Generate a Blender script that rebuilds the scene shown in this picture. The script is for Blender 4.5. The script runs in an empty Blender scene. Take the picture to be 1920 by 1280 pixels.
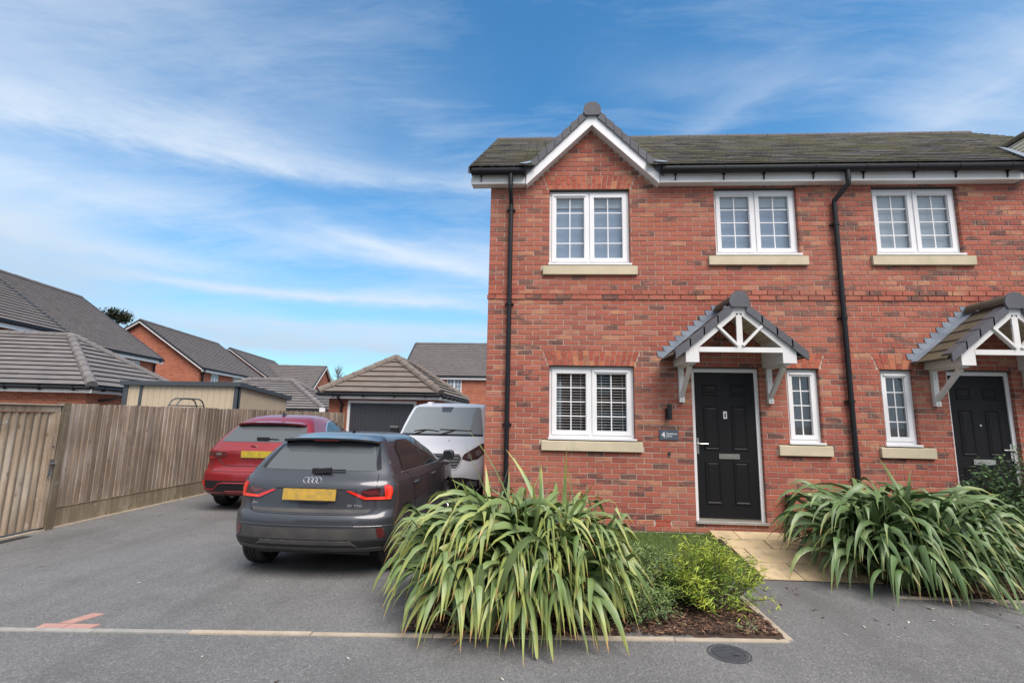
import bpy, bmesh, math, random
from math import sin, cos, tan, pi, radians, atan2, hypot, sqrt
from mathutils import Vector, Matrix
from mathutils.bvhtree import BVHTree
random.seed(7)
S = bpy.context.scene
COL = S.collection

# ---------------------------------------------------------------- camera
F_PX, PITCH, YAW, ROLL, CAM_H = 924.64, 0.154886, -0.0592146, 0.018843, 1.63
def cam_axes():
    fw = Vector((sin(YAW) * cos(PITCH), cos(YAW) * cos(PITCH), sin(PITCH)))
    rt = Vector((cos(YAW), -sin(YAW), 0))
    up = rt.cross(fw)
    return rt * cos(ROLL) + up * sin(ROLL), -rt * sin(ROLL) + up * cos(ROLL), fw
cd = bpy.data.cameras.new('camera'); cam = bpy.data.objects.new('camera', cd); COL.objects.link(cam)
r_, u_, f_ = cam_axes()
M = Matrix((r_, u_, -f_)).transposed().to_4x4(); M.translation = Vector((0, 0, CAM_H))
cam.matrix_world = M
cd.sensor_width = 36; cd.lens = 36 * F_PX / 1920; cd.clip_start = 0.05; cd.clip_end = 2000
S.camera = cam

# ---------------------------------------------------------------- node helpers
def nn(nt, t, **kw):
    n = nt.nodes.new(t)
    for k, v in kw.items():
        if k.startswith('i_'):
            key = k[2:]
            n.inputs[int(key) if key.isdigit() else key].default_value = v
        else: setattr(n, k, v)
    return n
def lk(nt, a, b): nt.links.new(a, b)
def mth(nt, op, a, b=None, c=None):
    n = nt.nodes.new('ShaderNodeMath'); n.operation = op
    for i, v in enumerate((a, b, c)):
        if v is None: continue
        if isinstance(v, (int, float)): n.inputs[i].default_value = v
        else: nt.links.new(v, n.inputs[i])
    return n.outputs[0]
def mixc(nt, f, a, b, mode='MIX'):
    n = nt.nodes.new('ShaderNodeMix'); n.data_type = 'RGBA'; n.blend_type = mode
    for i, v in ((0, f), (6, a), (7, b)):
        if isinstance(v, (int, float)): n.inputs[i].default_value = v
        elif isinstance(v, (tuple, list)): n.inputs[i].default_value = (*v[:3], 1)
        else: nt.links.new(v, n.inputs[i])
    return n.outputs[2]
def ramp(nt, fac, stops):
    n = nt.nodes.new('ShaderNodeValToRGB'); e = n.color_ramp.elements
    while len(e) < len(stops): e.new(0.5)
    for i, (p, c) in enumerate(stops):
        e[i].position = p; e[i].color = (*c, 1) if len(c) == 3 else c
    nt.links.new(fac, n.inputs[0]); return n.outputs[0]
def noise(nt, vec, scale, detail=3, rough=0.5):
    n = nn(nt, 'ShaderNodeTexNoise'); n.inputs['Scale'].default_value = scale
    n.inputs['Detail'].default_value = detail; n.inputs['Roughness'].default_value = rough
    if vec is not None: nt.links.new(vec, n.inputs['Vector'])
    return n.outputs['Fac']
def mapping(nt, vec, scale=(1, 1, 1), rot=(0, 0, 0)):
    n = nn(nt, 'ShaderNodeMapping'); n.inputs['Scale'].default_value = scale; n.inputs['Rotation'].default_value = rot
    nt.links.new(vec, n.inputs['Vector']); return n.outputs[0]
def g3(v): return (v, v, v)

# ---------------------------------------------------------------- world: Nishita sky with streaked cirrus, and a soft sun
EXPOSURE = 0.8
SUN_EL, SUN_AZ = radians(54), radians(148)      # azimuth clockwise from +Y; behind the camera
W = bpy.data.worlds.new('World'); S.world = W; W.use_nodes = True
nt = W.node_tree; nt.nodes.clear()
sky = nn(nt, 'ShaderNodeTexSky'); sky.sky_type = 'NISHITA'; sky.sun_disc = False
sky.sun_elevation = SUN_EL; sky.sun_rotation = SUN_AZ
sky.air_density = 1.0; sky.dust_density = 0.3; sky.ozone_density = 3.0
tc = nn(nt, 'ShaderNodeTexCoord'); vec = tc.outputs['Generated']
sep = nn(nt, 'ShaderNodeSeparateXYZ'); lk(nt, vec, sep.inputs[0])
az = mth(nt, 'ARCTAN2', sep.outputs[0], sep.outputs[1])
el = mth(nt, 'ARCSINE', sep.outputs[2])
# cloud sheet projected on a plane overhead, stretched along the wind
zz = mth(nt, 'ADD', mth(nt, 'MAXIMUM', sep.outputs[2], 0.0), 0.12)
px = mth(nt, 'DIVIDE', sep.outputs[0], zz); py = mth(nt, 'DIVIDE', sep.outputs[1], zz)
cmb = nn(nt, 'ShaderNodeCombineXYZ'); lk(nt, px, cmb.inputs[0]); lk(nt, py, cmb.inputs[1])
wv = nn(nt, 'ShaderNodeTexNoise'); wv.inputs['Scale'].default_value = 1.1; wv.inputs['Detail'].default_value = 3; lk(nt, cmb.outputs[0], wv.inputs['Vector'])
sc_ = nn(nt, 'ShaderNodeVectorMath'); sc_.operation = 'SCALE'; lk(nt, wv.outputs['Color'], sc_.inputs[0]); sc_.inputs['Scale'].default_value = 0.32
wp = nn(nt, 'ShaderNodeVectorMath'); wp.operation = 'ADD'; lk(nt, cmb.outputs[0], wp.inputs[0]); lk(nt, sc_.outputs[0], wp.inputs[1])
n1 = noise(nt, mapping(nt, wp.outputs[0], (0.55, 1.3, 1), (0, 0, radians(-24))), 1.2, 9, 0.55)
n2 = noise(nt, mapping(nt, wp.outputs[0], (0.9, 4.6, 1), (0, 0, radians(-30))), 1.4, 12, 0.66)
n3 = noise(nt, cmb.outputs[0], 0.55, 4, 0.5)
def smooth(v, a, b):
    m = nn(nt, 'ShaderNodeMapRange'); m.interpolation_type = 'SMOOTHSTEP'; lk(nt, v, m.inputs[0]); m.inputs[1].default_value = a; m.inputs[2].default_value = b; return m.outputs[0]
# cover: thin to the north-east, thickening to the west and, behind the camera and overhead, into the bright overcast that lights the street
west = mth(nt, 'ADD', mth(nt, 'MULTIPLY', smooth(az, radians(25), radians(-50)), 0.05), mth(nt, 'MULTIPLY', smooth(sep.outputs[1], 0.80, -0.45), 0.60))
west = mth(nt, 'ADD', west, mth(nt, 'MULTIPLY', smooth(mth(nt, 'ABSOLUTE', mth(nt, 'SUBTRACT', az, radians(48))), radians(16), radians(2)), 0.09))
base = mth(nt, 'ADD', mth(nt, 'ADD', mth(nt, 'MULTIPLY', n1, 0.6), mth(nt, 'MULTIPLY', n2, 0.4)), west)
base = mth(nt, 'ADD', base, mth(nt, 'MULTIPLY', mth(nt, 'SUBTRACT', n3, 0.5), 0.35))
veil = ramp(nt, base, [(0.50, g3(0)), (0.95, g3(1))])
# drawn-out streaks: each follows el = e0 + slope * (az - a0), ragged with noise
rag = noise(nt, mapping(nt, vec, (4, 4, 15)), 1.5, 12, 0.62)
fine = noise(nt, mapping(nt, vec, (7, 7, 34), (0, radians(6), 0)), 1.5, 10, 0.7)
warp = mth(nt, 'MULTIPLY', mth(nt, 'SUBTRACT', rag, 0.5), radians(6.5))
tex = ramp(nt, mth(nt, 'ADD', mth(nt, 'MULTIPLY', rag, 0.5), mth(nt, 'MULTIPLY', fine, 0.5)), [(0.34, g3(0.5)), (0.6, g3(1))])
def streak(a0, a1, e0, e1, w, amp, up=1.0, fade=10):
    a0, a1, e0, e1, w = map(radians, (a0, a1, e0, e1, w))
    line = mth(nt, 'ADD', mth(nt, 'MULTIPLY', mth(nt, 'SUBTRACT', az, a0), (e1 - e0) / (a1 - a0)), e0)
    d = mth(nt, 'SUBTRACT', mth(nt, 'ADD', el, mth(nt, 'MULTIPLY', warp, min(1.0, w / radians(2.2)))), line)
    ww = mth(nt, 'ADD', w, mth(nt, 'MULTIPLY', mth(nt, 'GREATER_THAN', d, 0.0), w * (up - 1)))
    q = mth(nt, 'ABSOLUTE', mth(nt, 'DIVIDE', d, ww))
    g = mth(nt, 'POWER', 2.718, mth(nt, 'MULTIPLY', mth(nt, 'POWER', q, 1.7), -1))
    f0 = smooth(az, a0 - radians(fade), a0 + radians(fade)); f1 = smooth(az, a1 + radians(fade), a1 - radians(fade))
    return mth(nt, 'MULTIPLY', mth(nt, 'MULTIPLY', mth(nt, 'MULTIPLY', mth(nt, 'MULTIPLY', g, tex), f0), f1), amp)
cl = mth(nt, 'MULTIPLY', veil, 0.88)
STREAKS = [(-75, -28, 22.0, 26.6, 2.0, 0.72, 1.7), (-34, 4, 25.6, 26.2, 1.1, 0.5, 1.6, 12), (-44, -12, 12.2, 13.0, 0.55, 0.95, 1.2, 6), (-26, -2, 20.0, 15.8, 0.75, 0.62, 1.2, 7), (-34, 6, 9.4, 9.9, 0.8, 0.65, 1.0, 8),
           (-75, -44, 17.0, 13.5, 2.8, 0.75, 1.2, 9), (-60, -14, 34, 33, 6.5, 0.22, 1.0, 14), (30, 62, 24, 33, 3.5, 0.42, 1.0, 12), (-46, -10, 8.4, 7.6, 1.5, 0.85, 1.3), (-60, 4, 19.5, 18, 2.6, 0.45, 1.0, 12), (8, 26, 27, 33, 1.6, 0.24, 1.0, 10), (-50, -30, 14.5, 14.2, 1.0, 0.5, 1.0, 8), (-22, 2, 13.6, 12.6, 1.0, 0.5, 1.0, 8), (12, 40, 36, 31, 2.6, 0.22, 1.0, 12)]
for a in STREAKS: cl = mth(nt, 'SUBTRACT', 1.0, mth(nt, 'MULTIPLY', mth(nt, 'SUBTRACT', 1.0, cl), mth(nt, 'SUBTRACT', 1.0, mth(nt, 'MINIMUM', streak(*a), 0.97))))
tint = mixc(nt, 1.0, sky.outputs[0], (0.86, 1.42, 1.56), 'MULTIPLY')
hsv = nn(nt, 'ShaderNodeHueSaturation'); hsv.inputs['Saturation'].default_value = 1.05; lk(nt, tint, hsv.inputs['Color'])
hz = mth(nt, 'MULTIPLY', smooth(el, radians(24), radians(3)), 0.50)
blue = mixc(nt, hz, hsv.outputs[0], (3.3, 4.9, 5.9))
# cloud radiance in the sky texture's own units (the Background strength scales both)
ccol = mixc(nt, noise(nt, mapping(nt, cmb.outputs[0], (0.5, 1.4, 1)), 1.0, 4), (5.6, 6.3, 7.1), (7.0, 7.5, 8.1))
ccol = mixc(nt, smooth(el, radians(2), radians(19)), (4.3, 4.9, 6.0), ccol)
bgc = mixc(nt, cl, blue, ccol)
for a in ((-78, -42, 15.5, 11.0, 3.0, 0.75, 1.3, 6), (-40, -12, 7.6, 7.2, 0.9, 0.6, 1.0, 7), (36, 64, 21, 23, 3.0, 0.4, 1.0, 8)):
    bgc = mixc(nt, streak(*a), bgc, (4.1, 5.0, 6.0))
bg = nn(nt, 'ShaderNodeBackground'); bg.inputs[1].default_value = 0.078
lk(nt, bgc, bg.inputs[0]); wo = nn(nt, 'ShaderNodeOutputWorld'); lk(nt, bg.outputs[0], wo.inputs[0])

ld = bpy.data.lights.new('sun', 'SUN'); ld.energy = 2.9; ld.angle = radians(42); ld.color = (1.0, 0.90, 0.84)
sun = bpy.data.objects.new('sun', ld); COL.objects.link(sun)
sd = Vector((sin(SUN_AZ) * cos(SUN_EL), cos(SUN_AZ) * cos(SUN_EL), sin(SUN_EL)))
sun.rotation_euler = (-sd).to_track_quat('-Z', 'Y').to_euler()
S.view_settings.view_transform = 'Standard'; S.view_settings.look = 'None'
S.view_settings.exposure = EXPOSURE; S.view_settings.gamma = 1; S.view_settings.use_curve_mapping = False
S.render.engine = 'CYCLES'
S.cycles.max_bounces = 6; S.cycles.diffuse_bounces = 3; S.cycles.glossy_bounces = 3; S.cycles.transparent_max_bounces = 6

# ---------------------------------------------------------------- materials
def mat(name, col=(0.5, 0.5, 0.5), rough=0.6, metal=0.0, coat=0.0, ior=1.5, spec=0.5):
    m = bpy.data.materials.new(name); m.use_nodes = True
    b = m.node_tree.nodes['Principled BSDF']
    b.inputs['Base Color'].default_value = (*col, 1); b.inputs['Roughness'].default_value = rough
    b.inputs['Metallic'].default_value = metal; b.inputs['Coat Weight'].default_value = coat
    b.inputs['Coat Roughness'].default_value = 0.07 if 'paint' in name else 0.04
    if 'paint' in name: b.inputs['Coat IOR'].default_value = 1.45 if 'white' in name else 1.55; b.inputs['IOR'].default_value = ior
    b.inputs['Specular IOR Level'].default_value = spec
    return m
def parts(m): return m.node_tree, m.node_tree.nodes['Principled BSDF']
def bump(m, h, strength=0.3, dist=0.01):
    nt, b = parts(m); n = nn(nt, 'ShaderNodeBump'); n.inputs['Strength'].default_value = strength
    n.inputs['Distance'].default_value = dist; lk(nt, h, n.inputs['Height']); lk(nt, n.outputs[0], b.inputs['Normal'])
def pos(nt): return nn(nt, 'ShaderNodeNewGeometry').outputs['Position']
def noisy(name, c1, c2, scale, rough=0.7, bstr=0.0, bscale=None, detail=4, metal=0.0, coat=0.0, stretch=(1, 1, 1), bd=0.01, obj_var=0.0):
    m = mat(name, c1, rough, metal, coat); nt, b = parts(m); p = mapping(nt, pos(nt), stretch)
    c = mixc(nt, ramp(nt, noise(nt, p, scale, detail), [(0.32, g3(0)), (0.68, g3(1))]), c1, c2)
    if obj_var:
        oi = nn(nt, 'ShaderNodeObjectInfo').outputs['Random']
        f = mth(nt, 'ADD', mth(nt, 'MULTIPLY', oi, 2 * obj_var), 1 - obj_var)
        cc = nn(nt, 'ShaderNodeCombineXYZ')
        for i in range(3): lk(nt, f, cc.inputs[i])
        c = mixc(nt, 1.0, c, cc.outputs[0], 'MULTIPLY')
    lk(nt, c, b.inputs['Base Color'])
    if bstr: bump(m, noise(nt, p, bscale or scale * 4, 5), bstr, bd)
    return m

def brick_mat(name, axis=0, base=(0.345, 0.098, 0.066), dark=0.19):
    """Fired clay: colour picked per brick from the course and bond it sits in; smudges and sandy streaks inside a brick."""
    m = mat(name, base, 0.88, spec=0.2); nt, b = parts(m); P = pos(nt)
    s = nn(nt, 'ShaderNodeSeparateXYZ'); lk(nt, P, s.inputs[0])
    row = mth(nt, 'FLOOR', mth(nt, 'DIVIDE', s.outputs[2], 0.075))
    odd = mth(nt, 'MODULO', row, 2)
    u = mth(nt, 'ADD', mth(nt, 'DIVIDE', mth(nt, 'ADD', s.outputs[axis], 0.79 if axis == 0 else 0), 0.225), mth(nt, 'MULTIPLY', odd, 0.5))
    colm = mth(nt, 'FLOOR', u)
    cv = nn(nt, 'ShaderNodeCombineXYZ'); lk(nt, row, cv.inputs[0]); lk(nt, colm, cv.inputs[1])
    wn = nn(nt, 'ShaderNodeTexWhiteNoise'); lk(nt, cv.outputs[0], wn.inputs[0])
    h = wn.outputs[0]; ws = nn(nt, 'ShaderNodeSeparateColor'); lk(nt, wn.outputs[1], ws.inputs[0]); h2, h3 = ws.outputs[0], ws.outputs[1]
    br, bg_, bb = base
    c = ramp(nt, h, [(0.0, (br * .80, bg_ * .74, bb * .82)), (0.3, base), (0.6, (br * 1.1, bg_ * 1.12, bb * 1.05)), (0.88, (br * 1.12, bg_ * 1.3, bb * 1.35)), (1.0, (br * 1.1, bg_ * 1.75, bb * 1.9))])
    st = mapping(nt, P, (1, 1, 1)); n = noise(nt, mapping(nt, P, (6, 6, 16)), 1.0, 5, 0.6)
    # sandy / buff areas on some bricks
    buff = mth(nt, 'MULTIPLY', mth(nt, 'GREATER_THAN', h2, 0.86), ramp(nt, n, [(0.45, g3(0)), (0.62, g3(1))]))
    c = mixc(nt, mth(nt, 'MULTIPLY', buff, 0.65), c, (0.50, 0.27, 0.13))
    drk = mth(nt, 'MULTIPLY', mth(nt, 'GREATER_THAN', h3, 1 - dark), ramp(nt, n, [(0.38, g3(0)), (0.54, g3(1))]))
    c = mixc(nt, mth(nt, 'MULTIPLY', drk, 0.9), c, (0.085, 0.055, 0.052))
    fine = noise(nt, mapping(nt, P, (40, 40, 90)), 1.0, 4, 0.7)
    c = mixc(nt, ramp(nt, fine, [(0.50, g3(0)), (0.74, g3(0.5))]), c, (0.50, 0.32, 0.25))
    dirt = noise(nt, mapping(nt, P, (1.1, 1.1, 0.5)), 1.6, 7, 0.65)
    c = mixc(nt, ramp(nt, dirt, [(0.50, g3(0)), (0.72, g3(0.30))]), c, (0.16, 0.085, 0.07))
    big = noise(nt, P, 0.9, 3)
    c = mixc(nt, ramp(nt, big, [(0.4, g3(0)), (0.7, g3(0.25))]), c, (br * 1.15, bg_ * 1.9, bb * 1.9))
    lk(nt, c, b.inputs['Base Color'])
    bump(m, noise(nt, P, 130, 4, 0.7), 0.45, 0.004)
    return m

MAT = {}
def make_mats():
    D = MAT
    D['brick'] = brick_mat('clay_brick'); D['brick_y'] = brick_mat('clay_brick_return', 1)
    D['brick_far'] = far_brick('clay_brick_far', (0.36, 0.105, 0.06)); D['brick_gar'] = far_brick('clay_brick_garage', (0.34, 0.10, 0.055))
    D['mortar'] = noisy('mortar', (0.54, 0.45, 0.37), (0.40, 0.33, 0.27), 9, 0.95, 0.5, 120)
    D['air'] = mat('terracotta_vent', (0.42, 0.06, 0.03), 0.6)
    D['white'] = noisy('white_upvc', (0.78, 0.78, 0.79), (0.72, 0.72, 0.72), 3, 0.35)
    D['board'] = noisy('white_boarding', (0.72, 0.72, 0.72), (0.62, 0.61, 0.58), 2.5, 0.45)
    D['soffit'] = mat('cream_soffit', (0.55, 0.49, 0.40), 0.6)
    m = D['stone'] = noisy('cast_stone', (0.58, 0.50, 0.36), (0.50, 0.44, 0.31), 5, 0.9, 0.25, 160)
    nt, b = parts(m); c0 = b.inputs['Base Color'].links[0].from_socket
    stn = mth(nt, 'MULTIPLY', ramp(nt, noise(nt, mapping(nt, pos(nt), (3.5, 1, 2)), 1.0, 4), [(0.52, g3(0)), (0.70, g3(1))]), 0.4)
    lk(nt, mixc(nt, stn, c0, (0.30, 0.29, 0.12)), b.inputs['Base Color'])
    D['blackpl'] = mat('black_plastic', (0.012, 0.013, 0.015), 0.32)
    D['darktrim'] = mat('dark_lintel', (0.05, 0.045, 0.04), 0.7)
    m = D['door'] = mat('black_woodgrain_door', (0.010, 0.010, 0.011), 0.5, spec=0.22); nt, b = parts(m)
    bump(m, noise(nt, mapping(nt, pos(nt), (70, 70, 5)), 1.0, 5, 0.65), 0.35, 0.003)
    D['chrome'] = mat('brushed_metal', (0.62, 0.60, 0.55), 0.28, 1.0)
    D['lead'] = noisy('lead_flashing', (0.16, 0.19, 0.23), (0.24, 0.28, 0.33), 6, 0.5, 0.1, 30)
    D['capgrey'] = noisy('grey_concrete_tile', (0.095, 0.098, 0.112), (0.075, 0.078, 0.09), 10, 0.7, 0.2, 120, obj_var=0.08)
    D['tile'] = tile_mat('mossy_roof_tile', (0.235, 0.22, 0.225), (0.30, 0.295, 0.16), 0.6, .34)
    D['tile_canopy'] = tile_mat('brown_canopy_tile', (0.092, 0.078, 0.060), (0.15, 0.125, 0.06), 0.45, .15)
    D['tile_gar'] = tile_mat('pale_garage_tile', (0.16, 0.138, 0.12), (0.19, 0.155, 0.118), 0.3, .12)
    D['tile_garl'] = tile_mat('grey_garage_tile', (0.16, 0.15, 0.148), (0.19, 0.175, 0.16), 0.25, .12)
    D['tile_far'] = tile_mat('far_roof_tile', (0.125, 0.113, 0.112), (0.17, 0.15, 0.13), 0.3, .12)
    D['ridge'] = tile_mat('ridge_tile', (0.10, 0.09, 0.09), (0.16, 0.145, 0.07), 0.25, .1)
    D['tile_dark'] = mat('dark_verge', (0.03, 0.032, 0.036), 0.6)
    D['blackgut'] = mat('black_gutter', (0.009, 0.010, 0.013), 0.42, spec=0.35)
    D['glass'] = glass_mat('window_glass')
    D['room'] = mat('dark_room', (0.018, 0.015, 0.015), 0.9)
    D['blind'] = mat('white_blind_slat', (0.80, 0.78, 0.74), 0.6)
    D['blind_sky'] = noisy('sky_tinted_curtain', (0.30, 0.375, 0.50), (0.275, 0.35, 0.47), 1.5, 0.8)  # blue-grey stands in for the sky reflected in the upper panes
    D['blindpale'] = noisy('pale_blind', (0.43, 0.48, 0.53), (0.39, 0.44, 0.49), 2, 0.8)
    D['curtaindk'] = noisy('grey_curtain', (0.10, 0.10, 0.11), (0.07, 0.07, 0.08), 2, 0.8)
    D['asphalt'] = asphalt('driveway_asphalt', (0.162, 0.163, 0.163), (0.125, 0.126, 0.126))
    D['asphalt2'] = asphalt('pavement_asphalt', (0.156, 0.157, 0.158), (0.118, 0.119, 0.120), 1)
    D['kerb'] = noisy('concrete_edging', (0.42, 0.36, 0.28), (0.34, 0.29, 0.22), 8, 0.9, 0.3, 120, obj_var=0.07)
    D['kerbgrey'] = noisy('grey_concrete_edging', (0.32, 0.31, 0.29), (0.25, 0.245, 0.22), 8, 0.9, 0.3, 120, obj_var=0.05)
    m = D['paver'] = noisy('buff_paving', (0.56, 0.44, 0.26), (0.42, 0.32, 0.19), 2.6, 0.85, 0.3, 60, obj_var=0.1)
    nt, b = parts(m); c0 = b.inputs['Base Color'].links[0].from_socket
    lk(nt, mixc(nt, mth(nt, 'MULTIPLY', ramp(nt, noise(nt, pos(nt), 5.5, 6, 0.65), [(0.5, g3(0)), (0.66, g3(1))]), 0.45), c0, (0.20, 0.17, 0.13)), b.inputs['Base Color'])
    D['redblock'] = noisy('red_block', (0.42, 0.25, 0.21), (0.36, 0.20, 0.165), 14, 0.9, 0.3, 100)
    D['soil'] = noisy('soil', (0.035, 0.022, 0.015), (0.06, 0.035, 0.022), 20, 0.95, 0.6, 60)
    D['lawn'] = noisy('lawn_soil', (0.05, 0.075, 0.02), (0.07, 0.10, 0.03), 9, 0.95, 0.5, 60)
    D['field'] = noisy('rough_ground', (0.10, 0.10, 0.07), (0.13, 0.12, 0.10), 0.8, 0.95)
    D['wood'] = wood('weathered_fence', (0.41, 0.325, 0.25), (0.23, 0.175, 0.13), (0.48, 0.42, 0.365))
    D['woodgate'] = wood('weathered_gate', (0.41, 0.335, 0.25), (0.24, 0.18, 0.125), (0.47, 0.42, 0.35))
    D['woodgreen'] = wood('green_stained_wood', (0.26, 0.21, 0.15), (0.15, 0.125, 0.08), (0.32, 0.285, 0.22))
    D['shed'] = noisy('cream_cladding', (0.50, 0.41, 0.29), (0.46, 0.375, 0.265), 3, 0.6)
    D['shedtrim'] = mat('slate_grey_trim', (0.05, 0.06, 0.07), 0.5)
    D['gardoor'] = mat('anthracite_door', (0.045, 0.05, 0.06), 0.45)
    D['steel'] = mat('grey_steel', (0.10, 0.11, 0.12), 0.4, 0.6)
    D['galv'] = mat('galvanised', (0.30, 0.31, 0.32), 0.45, 0.8)
    D['iron'] = noisy('cast_iron', (0.065, 0.07, 0.078), (0.045, 0.048, 0.055), 30, 0.6, 0.6, 200)
    D['bark'] = noisy('bark', (0.10, 0.075, 0.05), (0.06, 0.045, 0.03), 20, 0.9)
    # vehicles
    D['paint_grey'] = mat('dark_grey_metallic_paint', (0.046, 0.049, 0.058), 0.42, 0.45, 0.8)
    D['paint_red'] = mat('red_metallic_paint', (0.24, 0.009, 0.014), 0.42, 0.25, 0.8)
    D['paint_white'] = mat('white_paint', (0.80, 0.79, 0.79), 0.35, 0.0, 0.5)
    D['carglass'] = mat('car_glass', (0.02, 0.022, 0.023), 0.02, 0.0, 0.0, ior=2.5, spec=0.6)
    D['rearglass'] = mat('rear_screen', (0.085, 0.095, 0.10), 0.02, 0.0, 0.0, ior=3.3, spec=0.6)  # base paled to paint in part of the sky's reflection
    D['vanglass'] = mat('van_windscreen', (0.27, 0.30, 0.305), 0.04, 0.0, 0.0, ior=2.4, spec=0.6)  # pale base colour imitates sky mirrored in the windscreen
    D['black'] = mat('black_trim', (0.012, 0.012, 0.013), 0.45)
    D['blackgloss'] = mat('gloss_black', (0.01, 0.01, 0.011), 0.12)
    D['grime'] = noisy('dusty_lower_bumper', (0.075, 0.07, 0.065), (0.045, 0.044, 0.044), 5, 0.65)
    D['tyre'] = noisy('tyre_rubber', (0.022, 0.021, 0.020), (0.04, 0.037, 0.034), 15, 0.85, 0.2, 80)
    D['rim'] = mat('alloy', (0.34, 0.34, 0.36), 0.3, 0.9)
    D['lampred'] = mat('red_lamp', (0.62, 0.02, 0.012), 0.12, 0, 1.0)
    D['lampbright'] = mat('bright_red_lamp', (0.90, 0.055, 0.03), 0.12, 0, 1.0)
    D['lampdark'] = mat('smoked_red_lamp', (0.10, 0.018, 0.02), 0.12, 0, 1.0)
    D['lampsmoke'] = mat('smoked_lamp', (0.035, 0.012, 0.014), 0.1, 0, 1.0)
    D['lampclear'] = mat('clear_lamp', (0.30, 0.30, 0.31), 0.08, 0.6, 1.0)
    D['lampbrown'] = mat('headlamp_housing', (0.10, 0.06, 0.055), 0.12, 0.3, 1.0)
    m = D['plate'] = mat('yellow_number_plate', (0.46, 0.29, 0.04), 0.5); nt, b = parts(m)
    q = nn(nt, 'ShaderNodeTexVoronoi'); q.distance = 'CHEBYCHEV'; q.inputs['Scale'].default_value = 26; q.inputs['Randomness'].default_value = 0
    lk(nt, pos(nt), q.inputs['Vector'])
    qs = nn(nt, 'ShaderNodeSeparateColor'); lk(nt, q.outputs['Color'], qs.inputs[0])
    lk(nt, mixc(nt, mth(nt, 'MULTIPLY', qs.outputs[0], 0.6), (0.50, 0.31, 0.045), (0.27, 0.19, 0.06)), b.inputs['Base Color'])
    m = D['plate2'] = mat('yellow_number_plate_b', (0.52, 0.39, 0.03), 0.45); nt, b = parts(m)
    q = nn(nt, 'ShaderNodeTexVoronoi'); q.distance = 'CHEBYCHEV'; q.inputs['Scale'].default_value = 22; q.inputs['Randomness'].default_value = 0
    lk(nt, pos(nt), q.inputs['Vector']); qs = nn(nt, 'ShaderNodeSeparateColor'); lk(nt, q.outputs['Color'], qs.inputs[0])
    lk(nt, mixc(nt, mth(nt, 'MULTIPLY', qs.outputs[0], 0.5), (0.52, 0.39, 0.03), (0.25, 0.20, 0.06)), b.inputs['Base Color'])
    D['badge'] = mat('silver_badge', (0.75, 0.75, 0.77), 0.25, 0.9)
    D['letter'] = mat('white_lettering', (0.8, 0.8, 0.8), 0.5)
    D['signslate'] = mat('slate_sign', (0.07, 0.095, 0.125), 0.5)
    # foliage
    D['flax'] = leaf_mat('flax_leaf', (0.095, 0.165, 0.045), (0.225, 0.295, 0.12), (0.30, 0.33, 0.08), (0.42, 0.25, 0.09))
    D['flax2'] = leaf_mat('flax_leaf_b', (0.078, 0.142, 0.045), (0.18, 0.25, 0.115), (0.22, 0.26, 0.07), (0.36, 0.25, 0.10))
    D['dead'] = leaf_mat('dead_leaf', (0.20, 0.12, 0.06), (0.26, 0.16, 0.09), (0.20, 0.10, 0.05), (0.14, 0.08, 0.04))
    D['lime'] = vcol_leaf('lime_leaf', (0.17, 0.30, 0.05), (0.55, 0.56, 0.06))
    D['mid'] = vcol_leaf('grey_green_leaf', (0.11, 0.185, 0.075), (0.27, 0.36, 0.10))
    D['hedge'] = vcol_leaf('hedge_leaf', (0.035, 0.085, 0.035), (0.13, 0.21, 0.09), 0.3)
    D['grass'] = vcol_leaf('grass_blade', (0.06, 0.13, 0.025), (0.17, 0.22, 0.05))
    D['chip'] = vcol_leaf('bark_chip', (0.045, 0.024, 0.016), (0.30, 0.17, 0.11), 0.8)
    D['conifer'] = vcol_leaf('dark_conifer', (0.06, 0.075, 0.045), (0.11, 0.12, 0.07), 0.7)
    D['twig'] = mat('twig', (0.16, 0.12, 0.09), 0.9)
    D['litter'] = mat('leaf_litter', (0.12, 0.07, 0.045), 0.9)

def far_brick(name, base):
    m = mat(name, base, 0.9, spec=0.2); nt, b = parts(m)
    P = pos(nt); s = nn(nt, 'ShaderNodeSeparateXYZ'); lk(nt, P, s.inputs[0])
    cv = nn(nt, 'ShaderNodeCombineXYZ'); lk(nt, mth(nt, 'ADD', s.outputs[0], s.outputs[1]), cv.inputs[0]); lk(nt, s.outputs[2], cv.inputs[1])
    t = nn(nt, 'ShaderNodeTexBrick'); lk(nt, cv.outputs[0], t.inputs['Vector'])
    t.inputs['Color1'].default_value = (base[0] * .8, base[1] * .75, base[2] * .8, 1); t.inputs['Color2'].default_value = (base[0] * 1.2, base[1] * 1.35, base[2] * 1.3, 1)
    t.inputs['Mortar'].default_value = (0.42, 0.3, 0.22, 1); t.inputs['Scale'].default_value = 1; t.inputs['Mortar Size'].default_value = 0.005
    t.inputs['Brick Width'].default_value = 0.225; t.inputs['Row Height'].default_value = 0.075
    c = mixc(nt, ramp(nt, noise(nt, P, 1.2, 4), [(0.4, g3(0)), (0.7, g3(0.4))]), t.outputs[0], (base[0] * .7, base[1] * .7, base[2] * .8))
    lk(nt, c, b.inputs['Base Color']); return m
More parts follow.
